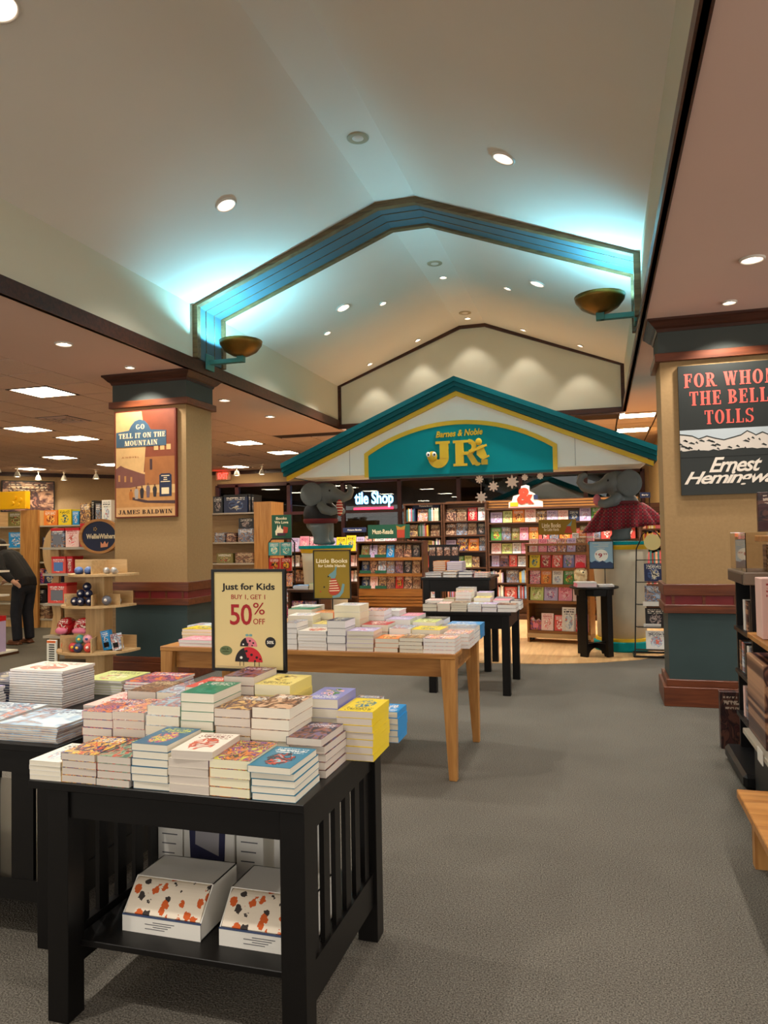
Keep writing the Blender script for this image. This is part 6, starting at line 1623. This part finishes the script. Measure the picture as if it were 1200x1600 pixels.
# half round tower in front of the pillar
YT = 6.62
tx_ = px(155, YT, 950)
zt4 = [pz(155, 1020, YT-.3), pz(155, 946, YT-.2), pz(155, 897, YT-.2)]
t = thing('round_shelf_tower', 'birch tower of half round shelves in front of the left pillar', 'shelving', (tx_, YT, 0))
MB().box(-.115, .115, -.08, .08, 0, zt4[2]).build('post', M_BIRCHZ, t, bevel=.01)
def dshape(r, n=24, yb=.10): return [(r*math.cos(math.pi+math.pi*i/n), yb*0+r*.92*math.sin(math.pi+math.pi*i/n)) for i in range(n+1)] + [(r, yb), (-r, yb)]
rad = [.43, .385, .36]
for k, z in enumerate(zt4):
    MB().prism([(p[0]+.06*(k == 2), p[1]) for p in dshape(rad[k])], z-.022, z, 'z').build('shelf', M_BIRCH, t)
for k in range(2):
    z = zt4[k]; r = rad[k]
    for a in (200, 245, 295, 340):
        c2_ = Vector((r*.66*math.cos(R(a)), r*.62*math.sin(R(a)), 0))
        MB().box(c2_.x-r*.28, c2_.x+r*.28, c2_.y-.006, c2_.y+.006, z, z+.14-.03*k, rot=Matrix.Rotation(R(a), 3, 'Z')).build('divider', M_BIRCH, t)
    MB().box(-r*.9, r*.9, .085, .097, z, z+.13).build('back_board', M_BIRCH, t)
MB().box(-.30, .34, .0, .012, zt4[2], zt4[2]+.145).build('back_board', M_BIRCH, t); MB().box(.10, .112, -.26, .0, zt4[2], zt4[2]+.14).build('divider', M_BIRCH, t)
# little toys on the tower, one thing each
def blob(lb, cat, x, y, z, r, col, name='small_toy', group='small toys on the round tower', extra=None):
    tt = thing(name, lb, cat, (x, y, z), group=group)
    MB().ell((0, 0, r), (r, r*.9, r), 14, 10).build('body', mat('toy_%d_%d_%d' % col, col, .4), tt, smooth=True)
    MB().ell((r*.3, -r*.75, r*1.1), (r*.35, r*.3, r*.3), 10, 8).build('patch', mat('toy_%d_%d_%d' % (extra or (235, 230, 225)), extra or (235, 230, 225), .4), tt, smooth=True)
    return tt
z = zt4[1]
for k, (dx, dy, dz, lb) in enumerate(((-.10, -.25, 0, 'left navy plush ball in the tower tray'), (-.01, -.27, 0, 'middle navy plush ball in the tower tray'), (.08, -.25, 0, 'right navy plush ball in the tower tray'), (-.05, -.22, .075, 'upper left navy plush ball on the pile'), (.04, -.22, .075, 'upper right navy plush ball on the pile'), (.0, -.19, .145, 'topmost navy plush ball on the pile'))):
    blob(lb, 'plush ball', tx_+dx, YT+dy, z+dz, .045, (26, 32, 62), 'plush_ball', 'navy plush balls')
z = zt4[0]
for k, (dx, dy, dz, c, e, lb) in enumerate(((-.08, -.30, 0, (190, 60, 60), (240, 210, 60), 'red and yellow rattle ball in the lowest tray'), (.0, -.33, 0, (50, 60, 100), (240, 190, 90), 'dark striped ball in the lowest tray'), (.10, -.30, 0, (210, 80, 70), (240, 230, 220), 'coral ball at the right of the lowest tray'), (-.03, -.26, .075, (80, 160, 150), (250, 220, 90), 'sea green ball on the pile in the lowest tray'), (.06, -.26, .08, (230, 160, 170), (80, 80, 140), 'pink ball on top of the pile, lowest tray'), (-.27, -.18, 0, (226, 110, 70), (250, 220, 90), 'orange squeaky toy at the left end of the lowest shelf'))):
    blob(lb, 'ball', tx_+dx, YT+dy, z+dz, .048, c, 'toy_ball', 'colourful toy balls', e)
blob('blue and white unicorn toy at the left of the middle shelf', 'toy', tx_-.23, YT-.16, zt4[1], .05, (120, 140, 200))
blob('grey toy bunch at the right of the middle shelf', 'toy', tx_+.22, YT-.17, zt4[1], .05, (110, 112, 124))
blob('slim silver toy behind the right middle tray', 'toy', tx_+.27, YT-.06, zt4[1], .04, (150, 150, 150))
# slippers and glass jar on the top shelf
for k, (dx, lb) in enumerate(((-.12, 'left blue glitter slipper on the tower top shelf'), (.0, 'right blue glitter slipper on the tower top shelf'))):
    tt = thing('slipper', lb, 'slipper', (tx_+dx, YT-.16, zt4[2]), R(35), group='blue slippers')
    MB().ell((0, 0, .018), (.045, .12, .022), 14, 8).build('sole', mat('slipper_navy', (44, 60, 110), .5), tt, smooth=True); MB().ell((0, -.05, .04), (.044, .07, .038), 14, 8).build('upper', mat('slipper_blue', (90, 120, 176), .4), tt, smooth=True)
MB().box(-.02, .02, -.05, .04, .0, .003).build('price_tag', M_CARD, tt)
for k in range(2):
    tt = thing('silver_slipper', ['left silver slipper at the right end of the tower top', 'right silver slipper at the right end of the tower top'][k], 'slipper', (tx_+.20+.09*k, YT-.13, zt4[2]), R(20), group='silver slippers')
    MB().ell((0, 0, .02), (.034, .075, .02), 14, 8).build('sole', mat('slipper_silver', (176, 172, 168), .3, metal=.4), tt, smooth=True); MB().ell((0, -.03, .035), (.033, .045, .034), 14, 8).build('upper', MATS['slipper_silver'], tt, smooth=True)
for k, (dx, ck, lb) in enumerate(((.22, 'cyan', 'tilted blue toy package on the lowest tower shelf'), (.33, 'sky', 'clear blue toy package at the right end, lowest shelf'))):
    tt = thing('toy_package', lb, 'package', (tx_+dx, YT-.13, zt4[0]+.006), 0, rot=(0, R(-12), 0)); MB().box(-.05, .05, -.03, .03, 0, .20-.03*k).build('carton', CM(ck, 'xz'), tt, bevel=.003); MB().box(-.03, .03, -.033, -.03, .03, .08).build('window', M_BLACKM, tt)
# white toy keyboard standing by the gondola
c_ = atY(80, 1034, 7.1)
tt = thing('toy_keyboard', 'white toy keyboard standing upright on the carpet', 'toy keyboard', (c_.x, 7.1, 0))
kb = MB().box(-.065, .065, 0, .03, 0, .40).build('case', M_WHITE, tt, bevel=.004)
for k in range(13): MB().box(-.03, .045, -.003, 0, .03+.026*k, .042+.026*k).build('key', M_BLACKM, tt)
MB().box(-.06, .06, -.002, .0, .37, .395).build('brand_strip', mat('strip_orange', (226, 110, 50), .5), tt)

# doll shelving at the left picture edge
YD = 8.0
xd1 = px(28, YD+.4, 1020); xd2 = px(15, YD+.4, 900)-xd1
t = thing('doll_shelving', 'white edged doll shelving cut by the left picture edge', 'shelving', (xd1, YD, 0))
zd = [.06, pz(8, 932, YD), pz(8, 893, YD), pz(8, 850, YD)]
for k, z in enumerate(zd):
    MB().box(-.9, xd2 if k else 0, 0, .4, z-.025, z).build('shelf', M_WHITE, t)
for xx in (-.9, -.5): MB().box(xx, xx+.03, .36, .40, .035, 1.75).build('upright', M_WHITE, t)
MB().box(-.9, 0, 0, .42, 0, .035).build('base', M_DWOOD, t)
GDL = 'doll boxes at the left picture edge'
for k, (z, h_, ck, dx, lb) in enumerate(((zd[3], .30, 'blush', -.27, 'tall pale doll box on the top doll shelf'), (zd[2], .22, 'pink', -.24, 'hot pink doll box on the second doll shelf'), (zd[1], .22, 'sky', -.23, 'aqua framed doll box on the third doll shelf'), (zd[0], .48, 'lavender', -.16, 'large clear doll box on the bottom doll shelf'))):
    toy_box(lb, xd1+dx, YD+.02, z+.001, .18 if k < 3 else .26, .2, h_, ck, group=GDL, stripe=['red', None, None, 'red'][k], win=['skin', 'skin', 'pink', 'grey'][k])

# person in dark clothes bending towards the toys, head beyond the picture edge
ps = thing('person', 'person in black top and dark trousers bending by the toy shelves', 'person', (-8.42, 9.2, 0), R(84))
skin = mat('skin_tone', (196, 150, 124), .6)
HD = Vector((0, .50, 1.47))
m = MB()
m.ell(HD, (.078, .105, .112), 16, 12, Matrix.Rotation(R(-25), 3, 'X')); m.ell(HD+Vector((0, .10, -.03)), (.018, .028, .028), 10, 8)
m.tube([(0, .32, 1.32), (0, .44, 1.41)], .055, 12)
m.ell((0, .30, 1.30), (.18, .11, .10)); m.ell((0, .20, 1.20), (.16, .12, .12)); m.ell((0, .07, 1.06), (.15, .11, .14)); m.ell((0, -.04, .92), (.165, .12, .13))
ARMS = {1: [(.19, .32, 1.33), (.25, .38, 1.10), (.22, .52, .98)], -1: [(-.19, .30, 1.33), (-.27, .12, 1.12), (-.25, -.03, .99)]}
HAND = {1: (Vector((.21, .57, .95)), Vector((0, .85, -.5)).normalized()), -1: (Vector((-.235, -.10, .945)), Vector((.1, -.85, -.5)).normalized())}
for s_ in (-1, 1):
    h, d = HAND[s_]
    m.tube(ARMS[s_] + [tuple(h)], [.055, .048, .038, .03], 10)
    m.ell(h+d*.03, (.034, .045, .034), 12, 8)
    sd = Vector((0, .5, -.85)) if s_ < 0 else Vector((1, 0, 0))
    for f_ in range(4):
        b0 = h+d*.06+sd*(-.027+.018*f_); ln = (.060, .072, .068, .052)[f_]
        m.tube([b0, b0+d*ln*.6, b0+d*ln+Vector((0, 0, -.012))], [.0095, .0085, .0075], 6)
    b0 = h+d*.015-sd*.03+Vector((.0, 0, .012)); m.tube([b0, b0+d*.03-sd*.02, b0+d*.055-sd*.022], [.011, .010, .008], 6)
    m.tube([(s_*.09, -.03, .9), (s_*.10, .02, .5), (s_*.11, -.02, .08)], [.085, .06, .042], 12); m.ell((s_*.11, .06, .045), (.042, .11, .042), 12, 8)
link('body', remeshed(m, 'person_body', skin, .009, 3), ps)
c = MB()
for q in (-.055, 0, .055): c.tube([(q, -.06, .86), (q, -.04, .95), (q, .06, 1.07), (q, .18, 1.20), (q*1.1, .28, 1.31), (q*.8, .36, 1.39)], [.125, .130, .132, .135, .12, .07], 18)
for s_ in (-1, 1):
    h = HAND[s_][0]; e = Vector(ARMS[s_][2]); c.tube(ARMS[s_] + [tuple(e+(h-e)*.55)], [.078, .07, .055, .045], 12)
link('black_top', remeshed(c, 'person_top', mat('black_jersey', (24, 23, 25), .85, var=.15, scale=14), .014, 4), ps)
c = MB(); c.ell((0, -.04, .87), (.185, .135, .12), 18, 10)
for s_ in (-1, 1): c.tube([(s_*.09, -.03, .86), (s_*.105, .02, .48), (s_*.11, -.02, .07)], [.105, .082, .07], 14)
link('trousers', remeshed(c, 'person_trousers', mat('dark_denim', (28, 30, 38), .85, var=.15, scale=18), .014, 3), ps)
for s_ in (-1, 1):
    c = MB(); c.ell((s_*.11, .05, .046), (.052, .13, .042), 14, 8); c.box(s_*.11-.05, s_*.11+.05, -.075, .175, .006, .026)
    link('shoe', remeshed(c, 'person_shoe', mat('brown_leather', (104, 62, 38), .5), .010, 2), ps)
c = MB(); c.ell(HD+Vector((0, -.02, .035)), (.088, .108, .10), 16, 10); c.ell(HD+Vector((0, -.07, -.02)), (.082, .06, .085), 14, 8)
link('hair', remeshed(c, 'person_hair', mat('dark_hair', (36, 26, 20), .7, var=.3, scale=60), .012, 2), ps)
for s_ in (-1, 1):
    MB().ell(HD+Vector((s_*.03, .098, .008)), (.012, .007, .008), 10, 6).build('eye', M_BLACKM, ps); MB().ell(HD+Vector((s_*.08, .0, -.01)), (.012, .022, .03), 10, 6).build('ear', skin, ps, smooth=True)
MB().ell(HD+Vector((0, .088, -.062)), (.025, .007, .007), 10, 6).build('mouth', mat('lip_tone', (160, 92, 84), .5), ps)

# ================================================================ right edge fixtures
M_ACR = mat('clear_acrylic', (240, 236, 230), .02, trans=1.0, spec=.5)
bx0, by0, by1 = .84, 4.86, 5.40
t = thing('black_game_shelf', 'black game shelf unit in front of the right pillar', 'shelving', (bx0, by0, 0)); L_ = by1-by0
MB().box(.02, .5, 0, .03, .10, 1.22).build('side_panel', M_BLACKM, t); MB().box(.02, .5, L_-.03, L_, .10, 1.22).build('side_panel', M_BLACKM, t); MB().box(.48, .5, .03, L_-.03, .10, 1.22).build('back_panel', M_BLACKM, t)
for z in (.34, .62, .90): MB().box(.0, .48, .03, L_-.03, z-.025, z).build('shelf', M_BLACKM, t)
MB().box(-.02, .52, -.02, L_+.02, 1.20, 1.275).build('top_tray', mat('taupe_laminate', (120, 104, 88), .4), t, bevel=.004)
MB().box(-.024, -.02, .02, L_-.02, 1.205, 1.262).build('price_rail', mat('rail_dark', (70, 58, 50), .4), t)
MB().box(-.07, .5, -.10, L_+.05, 0.012, .10).build('rounded_base', M_BLACKM, t, bevel=.02)
for sx in (.02, .4):
    for sy in (0, L_): MB().lathe([(.02, 0), (.02, .02)], 10, (sx, sy, 0)).build('glide', M_BLACKM, t)
for k, (z, cols) in enumerate(((.62, ['stormy', 'white', 'black', 'sky', 'brown']), (.90, ['black', 'sepia', 'white']), (.34, ['navy', 'face', 'stormy', 'blush']))):
    for i, ck in enumerate(cols):
        y_ = by0+.05+.088*i
        o = link('game_case', MB().box(0, .26, 0, .055, 0, .19).mesh('game_case', CM(ck, 'xz')), None, (bx0+.02, y_, z+.001)); tag(o, '%s game case, %s from the near end, %s shelf of black unit' % (word(ck), ORD[i], ['middle', 'top', 'bottom'][k]), 'game case', 'game cases in the black shelf unit')
t = thing('acrylic_case', 'clear acrylic display case on the black game shelf', 'display case', (bx0, by0+.02, 1.276))
for a in ((0, .005, 0, .52), (.40, .405, 0, .52)): MB().box(a[0], a[1], a[2], a[3], 0, .235).build('pane', M_ACR, t)
for a in ((0, .005), (.515, .52)): MB().box(.005, .40, a[0], a[1], 0, .235).build('pane', M_ACR, t)
MB().box(0, .405, 0, .52, .235, .24).build('lid', M_ACR, t)
toy_box('dark figure set inside the acrylic display case', bx0+.20, by0+.16, 1.278, .12, .1, .16, 'brown')
toy_box('dark red game box on top of the acrylic case', bx0+.23, by0+.14, 1.518, .26, .14, .245, 'maroon', win=None, rz=R(-8))
toy_box('dark maroon game box standing on carpet behind the black shelf', .865, 5.66, 0, .17, .07, .40, 'maroon', rz=R(0))
# birch fixture with a boxed collectible
fx, fy0, fy1 = .77, 3.86, 4.74
t = thing('wood_fixture', 'wooden collectibles fixture at the right picture edge', 'shelving', (fx, fy0, 0)); L_ = fy1-fy0
MB().box(.38, .42, 0, L_, 0, 1.75).build('back_panel', M_OAKZ, t)
MB().box(.06, .40, .24, .28, .38, 1.58).build('divider_panel', M_OAKZ, t)
for z in (.38, .95, 1.50): MB().box(0 if z < .5 else .02, .40, 0 if z < 1 else 0, L_ if z < .5 else L_-.12-(.3 if z > 1 else 0), z-.03, z).build('shelf', M_SHELFG if z < .5 else M_OAK, t, bevel=.003)
MB().box(.05, .40, .05, L_-.05, 0, .35).build('base_cabinet', M_BLACKM, t)
MB().box(-.008, -.003, (.30), .42, .33, .40).build('price_tag', M_CARD, t)
toy_box('large brown collectible box with window on the wood fixture', fx+.20, 4.26, .381, .34, .46, .44, 'sepia', win='grey')
toy_box('brown collectible box at the near end of the wood fixture', fx+.20, 3.87, .381, .30, .2, .42, 'brown')
toy_box('slim pale boxed figure on the upper wood shelf', fx+.14, 4.30, .952, .20, .16, .32, 'blush')
toy_box('black robot figure box on the highest wood shelf', fx+.16, 3.92, 1.502, .18, .18, .26, 'black', win='grey')
t = thing('low_bench', 'low oak display bench in the bottom right corner', 'bench', (.585, 2.2, 0))
MB().box(0, .75, 0, 1.62, .275, .315).build('bench_top', M_OAK, t, bevel=.004)
for a, b_ in ((.05, .05), (.05, 1.5), (.65, .05), (.65, 1.5)): MB().box(a, a+.06, b_, b_+.06, 0, .275).build('leg', M_OAKZ, t)
